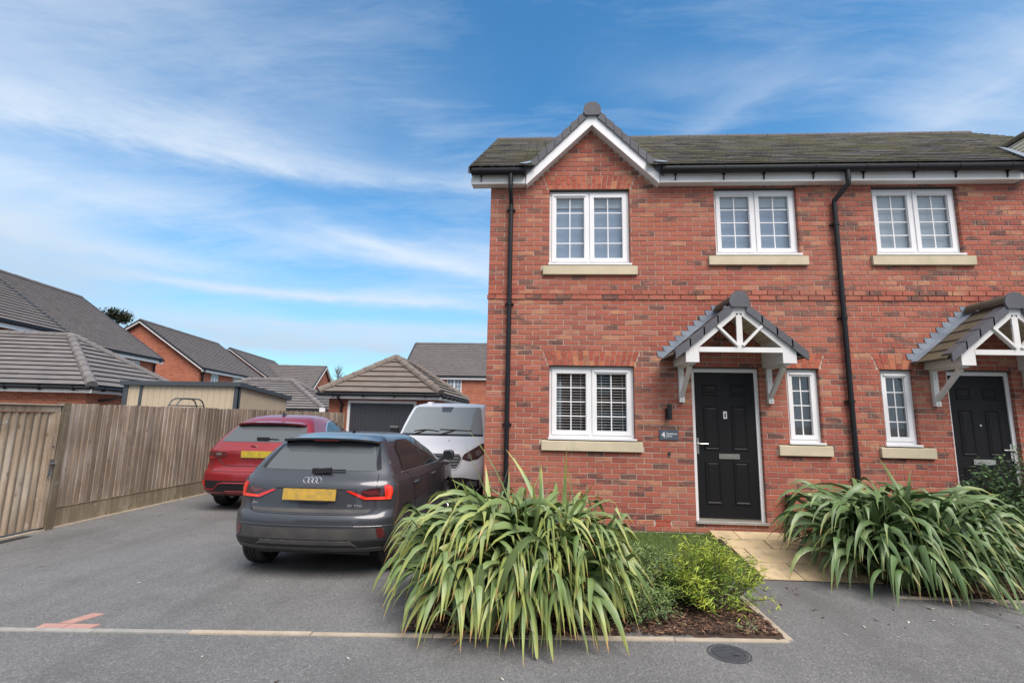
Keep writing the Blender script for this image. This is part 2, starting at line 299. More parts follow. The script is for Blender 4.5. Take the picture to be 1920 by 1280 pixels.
def tile_mat(name, c1, moss, amt, var=.3):
    m = mat(name, c1, 0.85, spec=0.25); nt, b = parts(m); P = pos(nt)
    sn = nn(nt, 'ShaderNodeVectorMath'); sn.operation = 'SNAP'; lk(nt, P, sn.inputs[0]); sn.inputs[1].default_value = (0.33, 0.31, 0.11)
    wn = nn(nt, 'ShaderNodeTexWhiteNoise'); lk(nt, sn.outputs[0], wn.inputs[0])
    c = ramp(nt, wn.outputs[0], [(0, tuple(v * (1 - var) for v in c1)), (0.5, c1), (1, tuple(v * (1 + 1.2 * var) for v in c1))])
    mo = mth(nt, 'MULTIPLY', ramp(nt, mth(nt, 'ADD', mth(nt, 'MULTIPLY', noise(nt, P, 1.6, 6, 0.65), 0.75), mth(nt, 'MULTIPLY', noise(nt, P, 14, 4), 0.25)), [(0.42, g3(0)), (0.6, g3(1))]), amt)
    c = mixc(nt, mo, c, moss); lk(nt, c, b.inputs['Base Color'])
    bump(m, noise(nt, P, 60, 4), 0.4, 0.006); return m
def glass_mat(name):
    m = bpy.data.materials.new(name); m.use_nodes = True; nt = m.node_tree; nt.nodes.clear()
    tr = nn(nt, 'ShaderNodeBsdfTransparent'); tr.inputs[0].default_value = (0.93, 0.95, 0.96, 1)
    gl = nn(nt, 'ShaderNodeBsdfGlossy'); gl.inputs['Roughness'].default_value = 0.02
    lw = nn(nt, 'ShaderNodeFresnel'); bf = nn(nt, 'ShaderNodeNewGeometry').outputs['Backfacing']
    lk(nt, mth(nt, 'SUBTRACT', 1.62, mth(nt, 'MULTIPLY', bf, 1.62 - 1 / 1.62)), lw.inputs[0])
    mx = nn(nt, 'ShaderNodeMixShader'); lk(nt, mth(nt, 'ADD', mth(nt, 'MULTIPLY', lw.outputs[0], 1.6), 0.0), mx.inputs[0])
    lk(nt, tr.outputs[0], mx.inputs[1]); lk(nt, gl.outputs[0], mx.inputs[2])
    o = nn(nt, 'ShaderNodeOutputMaterial'); lk(nt, mx.outputs[0], o.inputs[0]); return m
def asphalt(name, c1, c2, kind=0):
    m = mat(name, c1, 0.8, spec=0.4); nt, b = parts(m); P = pos(nt)
    big = ramp(nt, noise(nt, mapping(nt, P, (0.35, 0.55, 1)), 1.5, 6, 0.62), [(0.35, g3(0)), (0.68, g3(1))])
    c = mixc(nt, big, c1, c2)
    v = nn(nt, 'ShaderNodeTexVoronoi'); v.inputs['Scale'].default_value = 105; lk(nt, P, v.inputs['Vector'])
    vs = nn(nt, 'ShaderNodeSeparateColor'); lk(nt, v.outputs['Color'], vs.inputs[0])
    c = mixc(nt, ramp(nt, vs.outputs[0], [(0.0, g3(0.6)), (0.4, g3(0)), (1, g3(0))]), c, (0.055, 0.054, 0.052))
    c = mixc(nt, ramp(nt, vs.outputs[1], [(0.76, g3(0)), (1.0, g3(0.55))]), c, (0.30, 0.29, 0.27))
    # pale scuffs and damp-dark patches, dirt
    c = mixc(nt, ramp(nt, noise(nt, P, 9, 6, 0.7), [(0.62, g3(0)), (0.72, g3(0.30))]), c, (0.21, 0.20, 0.19))
    c = mixc(nt, ramp(nt, noise(nt, mapping(nt, P, (0.8, 0.25, 1)), 1.1, 7, 0.7), [(0.52, g3(0)), (0.66, g3(0.5))]), c, (0.085, 0.082, 0.078))
    c = mixc(nt, ramp(nt, noise(nt, mapping(nt, P, (1.6, 0.10, 1)), 1.3, 4, 0.5), [(0.5, g3(0)), (0.68, g3(0.35))]), c, (0.085, 0.083, 0.08))
    c = mixc(nt, ramp(nt, noise(nt, P, 2.3, 3, 0.5), [(0.60, g3(0)), (0.66, g3(0.22)), (0.74, g3(0.0))]), c, (0.07, 0.068, 0.066))
    c = mixc(nt, ramp(nt, noise(nt, P, 26, 2), [(0.74, g3(0)), (0.78, g3(0.6))]), c, (0.05, 0.05, 0.05))
    lk(nt, c, b.inputs['Base Color'])
    bump(m, mth(nt, 'ADD', v.outputs['Distance'], mth(nt, 'MULTIPLY', noise(nt, P, 60, 4), 0.6)), 0.35, 0.005); return m
def wood(name, c1, c2, pale):
    m = mat(name, c1, 0.85, spec=0.2); nt, b = parts(m); P = pos(nt)
    oi = nn(nt, 'ShaderNodeObjectInfo').outputs['Random']
    off = nn(nt, 'ShaderNodeCombineXYZ'); lk(nt, mth(nt, 'MULTIPLY', oi, 50), off.inputs[0]); lk(nt, mth(nt, 'MULTIPLY', oi, 31), off.inputs[2])
    ad = nn(nt, 'ShaderNodeVectorMath'); ad.operation = 'ADD'; lk(nt, P, ad.inputs[0]); lk(nt, off.outputs[0], ad.inputs[1])
    g = noise(nt, mapping(nt, ad.outputs[0], (26, 26, 1.6)), 1.0, 6, 0.65)
    c = mixc(nt, ramp(nt, g, [(0.35, g3(0)), (0.66, g3(1))]), c1, c2)
    st = noise(nt, mapping(nt, ad.outputs[0], (8, 8, 1.2)), 1.0, 4)
    c = mixc(nt, ramp(nt, st, [(0.48, g3(0)), (0.68, g3(0.75))]), c, pale)
    v = nn(nt, 'ShaderNodeTexVoronoi'); v.inputs['Scale'].default_value = 1.0; lk(nt, mapping(nt, ad.outputs[0], (8, 8, 3.6)), v.inputs['Vector'])
    c = mixc(nt, ramp(nt, v.outputs['Distance'], [(0.0, g3(0.8)), (0.10, g3(0.5)), (0.16, g3(0))]), c, (0.10, 0.065, 0.045))
    c = mixc(nt, ramp(nt, noise(nt, mapping(nt, ad.outputs[0], (9, 9, 5)), 1.0, 5, 0.7), [(0.60, g3(0)), (0.70, g3(0.55))]), c, (0.56, 0.52, 0.48))
    c = mixc(nt, ramp(nt, noise(nt, mapping(nt, P, (1.3, 1.3, 0.9)), 1.0, 5, 0.6), [(0.42, g3(0.45)), (0.60, g3(0))]), c, (0.13, 0.095, 0.065))
    f = mth(nt, 'ADD', mth(nt, 'MULTIPLY', oi, 0.46), 0.77)
    cc = nn(nt, 'ShaderNodeCombineXYZ')
    for i in range(3): lk(nt, f, cc.inputs[i])
    c = mixc(nt, 1.0, c, cc.outputs[0], 'MULTIPLY'); lk(nt, c, b.inputs['Base Color'])
    bump(m, g, 0.5, 0.006); return m
def leaf_mat(name, c1, c2, tip, dead):
    m = mat(name, c1, 0.42, spec=0.5); nt, b = parts(m)
    uv = nn(nt, 'ShaderNodeUVMap').outputs[0]; s = nn(nt, 'ShaderNodeSeparateXYZ'); lk(nt, uv, s.inputs[0])
    oi = nn(nt, 'ShaderNodeObjectInfo').outputs['Random']
    P = pos(nt)
    st = noise(nt, mapping(nt, uv, (26, 0.8, 1)), 1.0, 3)
    f = mth(nt, 'ADD', mth(nt, 'MULTIPLY', st, 0.5), mth(nt, 'MULTIPLY', mth(nt, 'ADD', oi, noise(nt, P, 3, 2)), 0.33))
    c = mixc(nt, ramp(nt, f, [(0.35, g3(0)), (0.75, g3(1))]), c1, c2)
    edge = mth(nt, 'ABSOLUTE', mth(nt, 'SUBTRACT', s.outputs[0], 0.5))
    c = mixc(nt, ramp(nt, edge, [(0.42, g3(0)), (0.5, g3(0.3))]), c, (0.25, 0.30, 0.11))
    c = mixc(nt, ramp(nt, mth(nt, 'ADD', s.outputs[1], mth(nt, 'MULTIPLY', oi, 0.3)), [(0.93, g3(0)), (1.2, g3(0.75))]), c, tip)
    c = mixc(nt, ramp(nt, mth(nt, 'ADD', s.outputs[1], mth(nt, 'MULTIPLY', oi, 0.06)), [(0.985, g3(0)), (1.03, g3(1))]), c, dead)
    lk(nt, c, b.inputs['Base Color'])
    b.inputs['Subsurface Weight'].default_value = 0.0
    bump(m, noise(nt, mapping(nt, uv, (40, 0.5, 1)), 1.0, 3), 0.25, 0.003); return m
def vcol_leaf(name, c1, c2, rough=0.5):
    m = mat(name, c1, rough, spec=0.35); nt, b = parts(m)
    a = nn(nt, 'ShaderNodeAttribute'); a.attribute_name = 'tone'
    lk(nt, mixc(nt, a.outputs['Fac'], c1, c2), b.inputs['Base Color']); return m
make_mats()
# ---------------------------------------------------------------- object helpers
def tag(o, label=None, cat=None, group=None, kind=None):
    if label: o['label'] = label
    if cat: o['category'] = cat
    if group: o['group'] = group
    if kind: o['kind'] = kind
    return o
def thing(name, label, cat, loc=(0, 0, 0), group=None, rz=0):
    o = bpy.data.objects.new(name, None); COL.objects.link(o); o.location = loc; o.rotation_euler[2] = rz
    o.empty_display_size = 0.1
    return tag(o, label, cat, group)
ORG = {}
def origin(o):
    while o is not None and o.parent is not None: o = o.parent
    return o.matrix_basis if o is not None and o.type == 'EMPTY' else None
class MB:
    """collects world-space geometry, then links it as one mesh object"""
    def __init__(s): s.v = []; s.f = []; s.uv = None; s.mi = []; s.tone = []
    def quad(s, *p, m=0):
        n = len(s.v); s.v += [tuple(q) for q in p]; s.f.append(tuple(range(n, n + len(p)))); s.mi.append(m); return s
    def add(s, vs, fs, m=0):
        n = len(s.v); s.v += [tuple(q) for q in vs]; s.f += [tuple(i + n for i in f) for f in fs]; s.mi += [m] * len(fs); return s
    def box(s, x0, x1, y0, y1, z0, z1, m=0):
        v = [(x0, y0, z0), (x1, y0, z0), (x1, y1, z0), (x0, y1, z0), (x0, y0, z1), (x1, y0, z1), (x1, y1, z1), (x0, y1, z1)]
        return s.add(v, [(0, 3, 2, 1), (4, 5, 6, 7), (0, 1, 5, 4), (1, 2, 6, 5), (2, 3, 7, 6), (3, 0, 4, 7)], m)
    def cbox(s, x0, x1, y0, y1, z0, z1, c=0.004, m=0):
        """box whose front (-y) face is chamfered"""
        v = [(x0, y1, z0), (x1, y1, z0), (x1, y1, z1), (x0, y1, z1), (x0, y0 + c, z0), (x1, y0 + c, z0), (x1, y0 + c, z1), (x0, y0 + c, z1),
             (x0 + c, y0, z0 + c), (x1 - c, y0, z0 + c), (x1 - c, y0, z1 - c), (x0 + c, y0, z1 - c)]
        f = [(8, 9, 10, 11)] + [(a, (a + 1) % 4 + 4, (a + 1) % 4 + 8, a + 4) for a in (4, 5, 6, 7)] + [(a, (a + 1) % 4, (a + 1) % 4 + 4, a + 4) for a in range(4)]
        return s.add(v, f, m)
    def prism(s, pts, d, m=0):
        """polygon pts (3-D, one plane) swept by vector d"""
        n = len(pts); P = [Vector(p) for p in pts]; d = Vector(d); v = P + [p + d for p in P]
        return s.add(v, [tuple(range(n))[::-1], tuple(range(n, 2 * n))] + [(i, (i + 1) % n, (i + 1) % n + n, i + n) for i in range(n)], m)
    def bar(s, a, b, w, h, up=(0, 0, 1), m=0):
        a, b = Vector(a), Vector(b); t = (b - a).normalized(); u = Vector(up); sd = t.cross(u).normalized() * (w / 2); u2 = sd.cross(t).normalized() * (h / 2)
        return s.prism([a - sd - u2, a + sd - u2, a + sd + u2, a - sd + u2], b - a, m)
    def tube(s, pts, r, n=10, m=0, caps=True):
        pts = [Vector(p) for p in pts]; base = len(s.v); up = Vector((0.01, 0.02, 1)); k = len(pts)
        for i, p in enumerate(pts):
            t = (pts[min(i + 1, k - 1)] - pts[max(i - 1, 0)]).normalized()
            if abs(t.dot(up.normalized())) > 0.97: up = Vector((0.02, 1, 0.01))
            a = t.cross(up).normalized(); b = a.cross(t)
            rr = r[i] if isinstance(r, (list, tuple)) else r
            for j in range(n):
                q = 2 * pi * j / n; s.v.append(tuple(p + a * cos(q) * rr + b * sin(q) * rr))
        for i in range(k - 1):
            for j in range(n):
                s.f.append((base + i * n + j, base + i * n + (j + 1) % n, base + (i + 1) * n + (j + 1) % n, base + (i + 1) * n + j)); s.mi.append(m)
        if caps:
            s.f.append(tuple(base + j for j in range(n))[::-1]); s.mi.append(m)
            s.f.append(tuple(base + (k - 1) * n + j for j in range(n))); s.mi.append(m)
        return s
    def lathe(s, prof, c, axis='z', n=24, m=0):
        """prof: (radius, along) pairs round an axis through c"""
        base = len(s.v); c = Vector(c)
        for r, h in prof:
            for j in range(n):
                q = 2 * pi * j / n; a, b = r * cos(q), r * sin(q)
                s.v.append(tuple(c + Vector({'z': (a, b, h), 'x': (h, a, b), 'y': (a, h, -b)}[axis])))
        for i in range(len(prof) - 1):
            for j in range(n):
                s.f.append((base + i * n + j, base + i * n + (j + 1) % n, base + (i + 1) * n + (j + 1) % n, base + (i + 1) * n + j)); s.mi.append(m)
        return s
    def build(s, name, mats, parent=None, smooth=False, kind=None, label=None, world=True, angle=35):
        me = bpy.data.meshes.new(name)
        vs = s.v
        if parent is not None and world:
            mb = origin(parent)
            if mb is not None:
                inv = Matrix.LocRotScale(Vector(root_of(parent).location), root_of(parent).rotation_euler.to_quaternion(), None).inverted()
                vs = [tuple(inv @ Vector(v)) for v in s.v]
        me.from_pydata(vs, [], s.f)
        if not isinstance(mats, (list, tuple)): mats = [mats]
        for m in mats: me.materials.append(MAT[m] if isinstance(m, str) else m)
        if len(mats) > 1: me.polygons.foreach_set('material_index', s.mi)
        if s.uv:
            l = me.uv_layers.new(name='UVMap')
            for lp in me.loops: l.data[lp.index].uv = s.uv[lp.vertex_index]
        if s.tone:
            a = me.attributes.new('tone', 'FLOAT', 'POINT'); a.data.foreach_set('value', s.tone)
        bm = bmesh.new(); bm.from_mesh(me)
        if not s.uv: bmesh.ops.recalc_face_normals(bm, faces=bm.faces)
        bm.to_mesh(me); bm.free()
        if smooth:
            me.shade_smooth() if hasattr(me, 'shade_smooth') else None
            me.set_sharp_from_angle(angle=radians(angle))
        me.update()
        o = bpy.data.objects.new(name, me); COL.objects.link(o)
        if parent is not None: o.parent = parent
        if kind: o['kind'] = kind
        if label: o['label'] = label
        return o
def root_of(o):
    while o.parent is not None: o = o.parent
    return o
def inst(o, parent, loc, name=None):
    """another object sharing a mesh, at a world location inside an unrotated thing"""
    c = bpy.data.objects.new(name or o.name.split('.')[0], o.data if hasattr(o, 'data') else o); COL.objects.link(c)
    c.parent = parent; c.location = Vector(loc) - Vector(root_of(parent).location)
    return c
def struct(name, mb, m, **k):
    return mb.build(name, m, None, kind='structure', **k)
def proj(x, y, z):
    d = Vector((x, y, z)) - Vector((0, 0, CAM_H)); w = d.dot(f_)
    return 960 + F_PX * d.dot(r_) / w, 640 - F_PX * d.dot(u_) / w

# ---------------------------------------------------------------- ground
DW = 7.125           # plane of the house fronts
EAVE = lambda x: 3.755 + (x + 4.01) * 0.0681      # line of the edging at the pavement
b = MB(); b.quad((-400, -300, -0.06), (400, -300, -0.06), (400, 600, -0.06), (-400, 600, -0.06)); struct('ground', b, 'field')
b = MB()
xs = [-30, -4.01, 1.94, 30]
b.quad((-30, -14, 0), (1.91, -14, 0), (1.91, EAVE(1.91), 0), (-30, EAVE(-30), 0)); b.quad((1.91, -14, 0), (30, -14, 0), (30, 7.4, 0), (1.91, 7.4, 0)); struct('pavement', b, 'asphalt2')
b = MB()
b.quad((-30, EAVE(-30), 0), (1.91, EAVE(1.91), 0), (1.91, 7.4, 0), (-30, 7.4, 0)); b.quad((-30, 7.4, 0), (30, 7.4, 0), (30, 34, 0), (-30, 34, 0)); dw = struct('driveway', b, 'asphalt')
# concrete edging blocks, flush with the asphalt
eb = thing('edging_strip', 'row of pale concrete edging blocks between the driveway, the planting bed and the pavement', 'edging', (0, 4, 0))
cuts = [-12.0, -9.5, -7.5, -5.45, -3.32, -2.61, -1.7, -0.79, 0.12, 1.03, 1.90]
for i in range(len(cuts) - 1):
    x0, x1 = cuts[i] + 0.004, cuts[i + 1] - 0.004
    y = lambda x, o: EAVE(x) + o
    b = MB(); b.prism([(x0, y(x0, -.027), -.05), (x1, y(x1, -.027), -.05), (x1, y(x1, .027), -.05), (x0, y(x0, .027), -.05)], (0, 0, 0.058 + 0.002 * (i % 3)))
    b.build('edging_block', 'kerbgrey' if x1 < -2.5 else 'kerb', eb)
yy = 4.165
while yy < 5.6:
    b = MB(); b.box(1.885, 1.94, yy + 0.003, min(yy + 0.73, 5.64), -.05, 0.010); b.build('edging_block', 'kerb', eb); yy += 0.735
for x0, x1 in ((3.44, 4.35), (4.36, 5.28), (5.29, 6.21), (6.22, 7.2)):
    b = MB(); b.prism([(x0, 5.24, -.05), (x1, 5.24, -.05), (x1, 5.295, -.05), (x0, 5.295, -.05)], (0, 0, 0.06)); b.build('edging_block', 'kerb', eb)
# strip along the foot of the fence
es = thing('fence_edging', 'thin pale concrete strip along the foot of the long timber fence', 'edging', (-6.7, 8, 0))
yy = 4.4
while yy < 16.9:
    b = MB(); b.box(-6.79, -6.735, yy + 0.004, min(yy + 0.915, 16.95) - 0.004, -.05, 0.02); b.build('edging_block', 'kerb', es); yy += 0.915
# red block marker let into the driveway
rb = thing('red_block_marker', 'arrow-shaped marker of red blocks set flush in the driveway', 'paving marker', (-3.6, 3.9, 0))
for pts in ([(-3.79, 3.80), (-3.60, 3.813), (-3.60, 3.90), (-3.80, 3.885)], [(-3.594, 3.813), (-3.39, 3.827), (-3.37, 3.915), (-3.594, 3.90)],
            [(-3.70, 3.905), (-3.60, 3.908), (-3.515, 4.11), (-3.62, 4.108)]):
    b = MB(); b.prism([(x, y, -.03) for x, y in pts], (0, 0, 0.036)); b.build('block', 'redblock', rb)
# manhole
mh = thing('manhole_cover', 'small round dark iron access cover in the pavement by the bed corner', 'manhole cover', (1.365, 3.91, 0))
b = MB(); b.lathe([(0, .002), (.128, .002), (.134, -.01)], (1.365, 3.91, 0), n=32); b.lathe([(.105, .0045), (.108, .0045), (.108, .002)], (1.365, 3.91, 0), n=32)
for i in range(-4, 5):
    h = sqrt(max(0, .1 ** 2 - (i * .023) ** 2)); b.box(1.365 - h, 1.365 + h, 3.91 + i * .023 - .003, 3.91 + i * .023 + .003, 0.0, .005)
b.build('cover', 'iron', mh)
b = MB(); b.lathe([(.136, -.02), (.136, .003), (.150, .003), (.150, -.02)], (1.365, 3.91, 0), n=32); b.build('rim', 'iron', mh)
b = MB(); b.box(1.385, 1.42, 3.865, 3.88, .001, .007); b.build('keyhole', 'black', mh)
# drain grate by the gate
dg = thing('drain_grate', 'dark slotted drain channel in the asphalt in front of the gate', 'drain', (-6.6, 6.05, 0))
b = MB(); b.box(-6.71, -6.58, 5.2, 6.38, -.03, .002); b.build('channel', 'black', dg)
for i in range(24):
    y = 5.22 + i * 0.048; b = MB(); b.box(-6.705, -6.585, y, y + .022, .0, .008); b.build('grate_bar', 'steel', dg)

# ---------------------------------------------------------------- houses
XA = 4.30                         # mirror axis of the pair
def mirror(x): return 2 * XA - x
RIDGE_Y, RIDGE_Z, EV_Y, EV_Z = 10.95, 8.22, 6.90, 5.345
def roof_z(y): return EV_Z + (RIDGE_Z - EV_Z) / (RIDGE_Y - EV_Y) * (y - EV_Y)
GX = 0.745; G_APEX = 6.36         # front gable, top of its tiles at the ridge
def sub(iv, a, b):
    out = []
    for x0, x1 in iv:
        if b <= x0 or a >= x1: out.append((x0, x1)); continue
        if a > x0: out.append((x0, a))
        if b < x1: out.append((b, x1))
    return out
def make_house(side, name, label):
    """side=+1: as seen on the left; -1: its mirror image"""
    root = thing(name, label, 'house', ((-0.79 if side > 0 else mirror(-0.79)) * 1.0, DW, 0.1))
    def X(x): return x if side > 0 else mirror(x)
    def bx(b, x0, x1, *a, **k):
        p, q = sorted((X(x0), X(x1))); return b.box(p, q, *a, **k)
    # openings: x0, x1, z0, z1 ; arches above them
    wins = dict(ground=(0.125, 1.335, 1.35, 2.40), upper=(0.11, 1.315, 3.90, 5.10), middle=(2.565, 3.765, 4.05, 5.10), slim=(3.44, 3.89, 1.35, 2.40))
    door = (2.135, 3.075, 0.30, 2.40)
    if side < 0: door = (2.135 + .02, 3.01, 0.30, 2.40)
    holes = list(wins.values()) + [(door[0], door[1], 0.30, door[3])]
    sills = dict(ground=(0.02, 1.43, 1.20, 1.35), upper=(0.02, 1.41, 3.75, 3.90), middle=(2.445, 3.855, 3.90, 4.05), slim=(3.275, 3.985, 1.20, 1.35))
    holes += list(sills.values())
    arches = [('ground', 0.125, 1.335, 2.40), ('upper', 0.11, 1.315, 5.10), ('slim', 3.44, 3.89, 2.40)]
    XL, XR = -0.79, XA
    air = (1.585, 1.80, 0.225, 0.30) if side > 0 else None
    # ---- wall: recessed mortar bed with openings, then bricks
    w = MB(); ym = DW + 0.007
    xs = sorted({XL + .003, XR} | {h[0] for h in holes} | {h[1] for h in holes}); zs = sorted({0.0, 5.175} | {h[2] for h in holes} | {h[3] for h in holes})
    for i in range(len(xs) - 1):
        for j in range(len(zs) - 1):
            cx, cz = (xs[i] + xs[i + 1]) / 2, (zs[j] + zs[j + 1]) / 2
            if any(h[0] < cx < h[1] and h[2] < cz < h[3] for h in holes): continue
            w.quad((X(xs[i]), ym, zs[j]), (X(xs[i + 1]), ym, zs[j]), (X(xs[i + 1]), ym, zs[j + 1]), (X(xs[i]), ym, zs[j + 1]))
    w.quad((X(GX - 1.1), ym, 5.175), (X(GX + 1.1), ym, 5.175), (X(GX), ym, 6.2))
    w.box(min(X(XL + .01), X(XR - .001)), max(X(XL + .01), X(XR - .001)), DW + 0.30, 14.7, 0, 5.2)      # body behind the face
    w.quad((X(XL + .008), DW + .01, 0), (X(XL + .008), DW + .3, 0), (X(XL + .008), DW + .3, 5.175), (X(XL + .008), DW + .01, 5.175))
    # gable end above the side wall
    w.quad((X(XL + .008), 7.2, 5.2), (X(XL + .008), 14.7, 5.2), (X(XL + .008), 10.95, 7.95))
    wall = w.build('wall', 'mortar', root)
    # bond
    rest = MB(); full = []
    rnd = random.Random(3 + side)
    k = 0
    def brick(x0, x1, z0, z1, front=0.0):
        f = front + rnd.uniform(-.0015, .002)
        a, c = sorted((X(x0), X(x1))); rest.cbox(a, c, DW - f, DW + 0.02, z0, z1, 0.003)
    for k in range(2, 84):
        z0, z1 = k * 0.075 + 0.005, k * 0.075 + 0.070; zc = (z0 + z1) / 2
        if zc < 0.16: continue
        band = 0.014 if 3.375 < zc < 3.525 else 0.0
        if zc < 5.17: iv = [(XL - (band if band else 0), XR + (0 if side > 0 else 0))]
        else:
            h = 6.12 - z1
            if h <= 0.03: continue
            iv = [(GX - h, GX + h)]
        for h in holes:
            if h[2] < zc < h[3]: iv = sub(iv, h[0] - .0, h[1] + .0)
        if air and air[2] < zc < air[3]: iv = sub(iv, air[0] - .01, air[1] + .01)
        for nme, a0, a1, za in arches:
            if za < zc < za + 0.225:
                e = (zc - za) * 0.347 + .019; iv = sub(iv, a0 - e, a1 + e)
        for a0, a1 in iv:
            off = 0.1125 if k % 2 else 0.0
            n0 = math.floor((a0 - XL + off) / 0.225); n1 = math.ceil((a1 - XL + off) / 0.225)
            for i in range(n0, n1 + 1):
                p = XL - off + i * 0.225; q = p + 0.215
                if q <= a0 + .01 or p >= a1 - .01: continue
                p2, q2 = max(p, a0 + (0 if abs(a0 - XL) < .03 else .004)), min(q, a1 - .004)
                if q2 - p2 < 0.02: continue
                if abs(q2 - p2 - 0.215) < 1e-4 and not band: full.append((p, z0))
                else: brick(p2, q2, z0, z1, band)
    # largest 300 full bricks in view become parts of their own
    def vis(pz):
        x, z = X(pz[0] + .1), pz[1]
        if side > 0 and x < 1.0 and z < 0.95: return False
        if side < 0 and z < 1.1: return False
        if x > 6.9: return False
        return True
    full.sort(key=lambda p: (0 if vis(p) else 1, (X(p[0]) + .1) ** 2 + (p[1] - CAM_H) ** 2))
    protos = []
    for v in range(5):
        b = MB(); j = lambda: rnd.uniform(-.0012, .0012)
        b.cbox(0 + j(), .215 + j(), j() * 1.2, .02, j(), .065 + j(), .0035)
        me = b.build('brick', 'brick', None, world=False); protos.append(me.data); bpy.data.objects.remove(me)
    for n, (p, z0) in enumerate(full):
        if n < 300:
            c = bpy.data.objects.new('brick', protos[rnd.randrange(5)]); COL.objects.link(c); c.parent = wall
            c.location = Vector((min(X(p), X(p + .215)), DW - rnd.uniform(-.001, .0015), z0)) - Vector(root.location)
        else: brick(p, p + .215, z0, z0 + .065)
    # side wall (gable end of the pair) and reveals
    for k in range(2, 106):
        z0, z1 = k * 0.075 + .005, k * .075 + .07
        lo, hi = 7.24, 14.7
        if z0 > 5.2:
            t = (z1 - 5.2) / (7.95 - 5.2); lo = 7.24 + t * 3.72; hi = 14.7 - t * 3.76
            if hi - lo < .2: continue
        off = 0.1125 if k % 2 else 0
        y = lo - off
        while y < hi:
            a, c = max(y, lo), min(y + .215, hi)
            if c - a > .02:
                xa = X(XL) ; xb = X(XL + .02); rest.box(min(xa, xb), max(xa, xb), a, c, z0, z1)
            y += .225
    for h in list(wins.values()) + [door]:
        zz = h[2]
        while zz < h[3] - .01:
            z0, z1 = zz + .005, zz + .07
            bx(rest, h[0] - .02, h[0], DW + .001, DW + .105, z0, z1); bx(rest, h[1], h[1] + .02, DW + .001, DW + .105, z0, z1); zz += .075
        zz = h[2]
    rest.build('brickwork', 'brick', wall, kind='stuff')
    # mortar behind the reveals
    rv = MB()
    for h in list(wins.values()) + [door]:
        bx(rv, h[0] - .03, h[0] - .003, DW + .012, DW + .30, h[2], h[3]); bx(rv, h[1] + .003, h[1] + .03, DW + .012, DW + .30, h[2], h[3])
        bx(rv, h[0], h[1], DW + .004, DW + .30, h[3] + .012, h[3] + .03)
    rv.build('reveal', 'mortar', wall)
    # flat arches of splayed bricks
    for nme, a0, a1, za in arches:
        n = max(6, round((a1 - a0 + .02) / 0.074)); sp = 0.078
        mo = MB(); e = sp + .015
        mo.quad((X(a0 - .02), DW + .0055, za), (X(a1 + .02), DW + .0055, za), (X(a1 + .02 + e), DW + .0055, za + .225), (X(a0 - .02 - e), DW + .0055, za + .225)); mo.build('arch_bed', 'mortar', wall)
        for i in range(n):
            t0, t1 = i / n, (i + 1) / n; g = .004
            bl, br_ = a0 - .01 + (a1 - a0 + .02) * t0 + g, a0 - .01 + (a1 - a0 + .02) * t1 - g
            tl, tr = a0 - .01 - sp + (a1 - a0 + .02 + 2 * sp) * t0 + g, a0 - .01 - sp + (a1 - a0 + .02 + 2 * sp) * t1 - g
            s = (0.64 if i % 2 else 0.34)
            for u0, u1 in ((0.0, s - .02), (s + .02, 1.0)):
                z0, z1 = za + .004 + u0 * .216, za + .004 + u1 * .216
                pl0, pr0, pl1, pr1 = bl + (tl - bl) * u0, br_ + (tr - br_) * u0, bl + (tl - bl) * u1, br_ + (tr - br_) * u1
                b = MB(); b.prism([(X(pl0), DW - .001, z0), (X(pr0), DW - .001, z0), (X(pr1), DW - .001, z1), (X(pl1), DW - .001, z1)], (0, .02, 0)); b.build('arch_brick', MAT['archbrick'], wall)
    # dark lintel line over each opening
    for h in (wins['ground'], wins['upper'], wins['slim'], wins['middle'], door):
        b = MB(); bx(b, h[0] - .0, h[1] + .0, DW + .004, DW + .10, h[3] - .006, h[3] + .012); b.build('lintel', 'darktrim', wall)
    if air:
        b = MB()
        for i in range(9): b.box(air[0] + .008 + i * .0225, air[0] + .022 + i * .0225, DW + .001, DW + .012, air[2] + .012, air[3] - .012)
        b.box(air[0], air[1], DW + .010, DW + .02, air[2], air[3]); b.box(air[0], air[1], DW - .001, DW + .02, air[2], air[2] + .012); b.box(air[0], air[1], DW - .001, DW + .02, air[3] - .012, air[3])
        b.build('air_brick', 'air', root)
    # ---- windows
    def window(h, sill, sashes, vent, behind):
        x0, x1, z0, z1 = h; zt = z1 - .012; yf = DW + .062
        f = MB(); bx(f, x0 + .004, x0 + .055, yf, yf + .07, z0 + .03, zt); bx(f, x1 - .055, x1 - .004, yf, yf + .07, z0 + .03, zt)
        bx(f, x0 + .055, x1 - .055, yf, yf + .07, zt - .05, zt); bx(f, x0 + .055, x1 - .055, yf, yf + .07, z0 + .03, z0 + .085)
        gaps = [(x0 + .042, x1 - .042)]
        if sashes == 2:
            c = (x0 + x1) / 2; bx(f, c - .03, c + .03, yf + .001, yf + .07, z0 + .085, zt - .05); gaps = [(x0 + .042, c - .013), (c + .013, x1 - .042)]
        win = f.build('window', 'white', root)
        b = MB(); bx(b, x0 - .012, x1 + .018, DW - .03, yf + .05, z0 + .003, z0 + .029); b.build('window_board', 'white', win)
        if not sill: pass
        gz0, gz1 = z0 + .072, zt - .037
        pane_mesh = {}
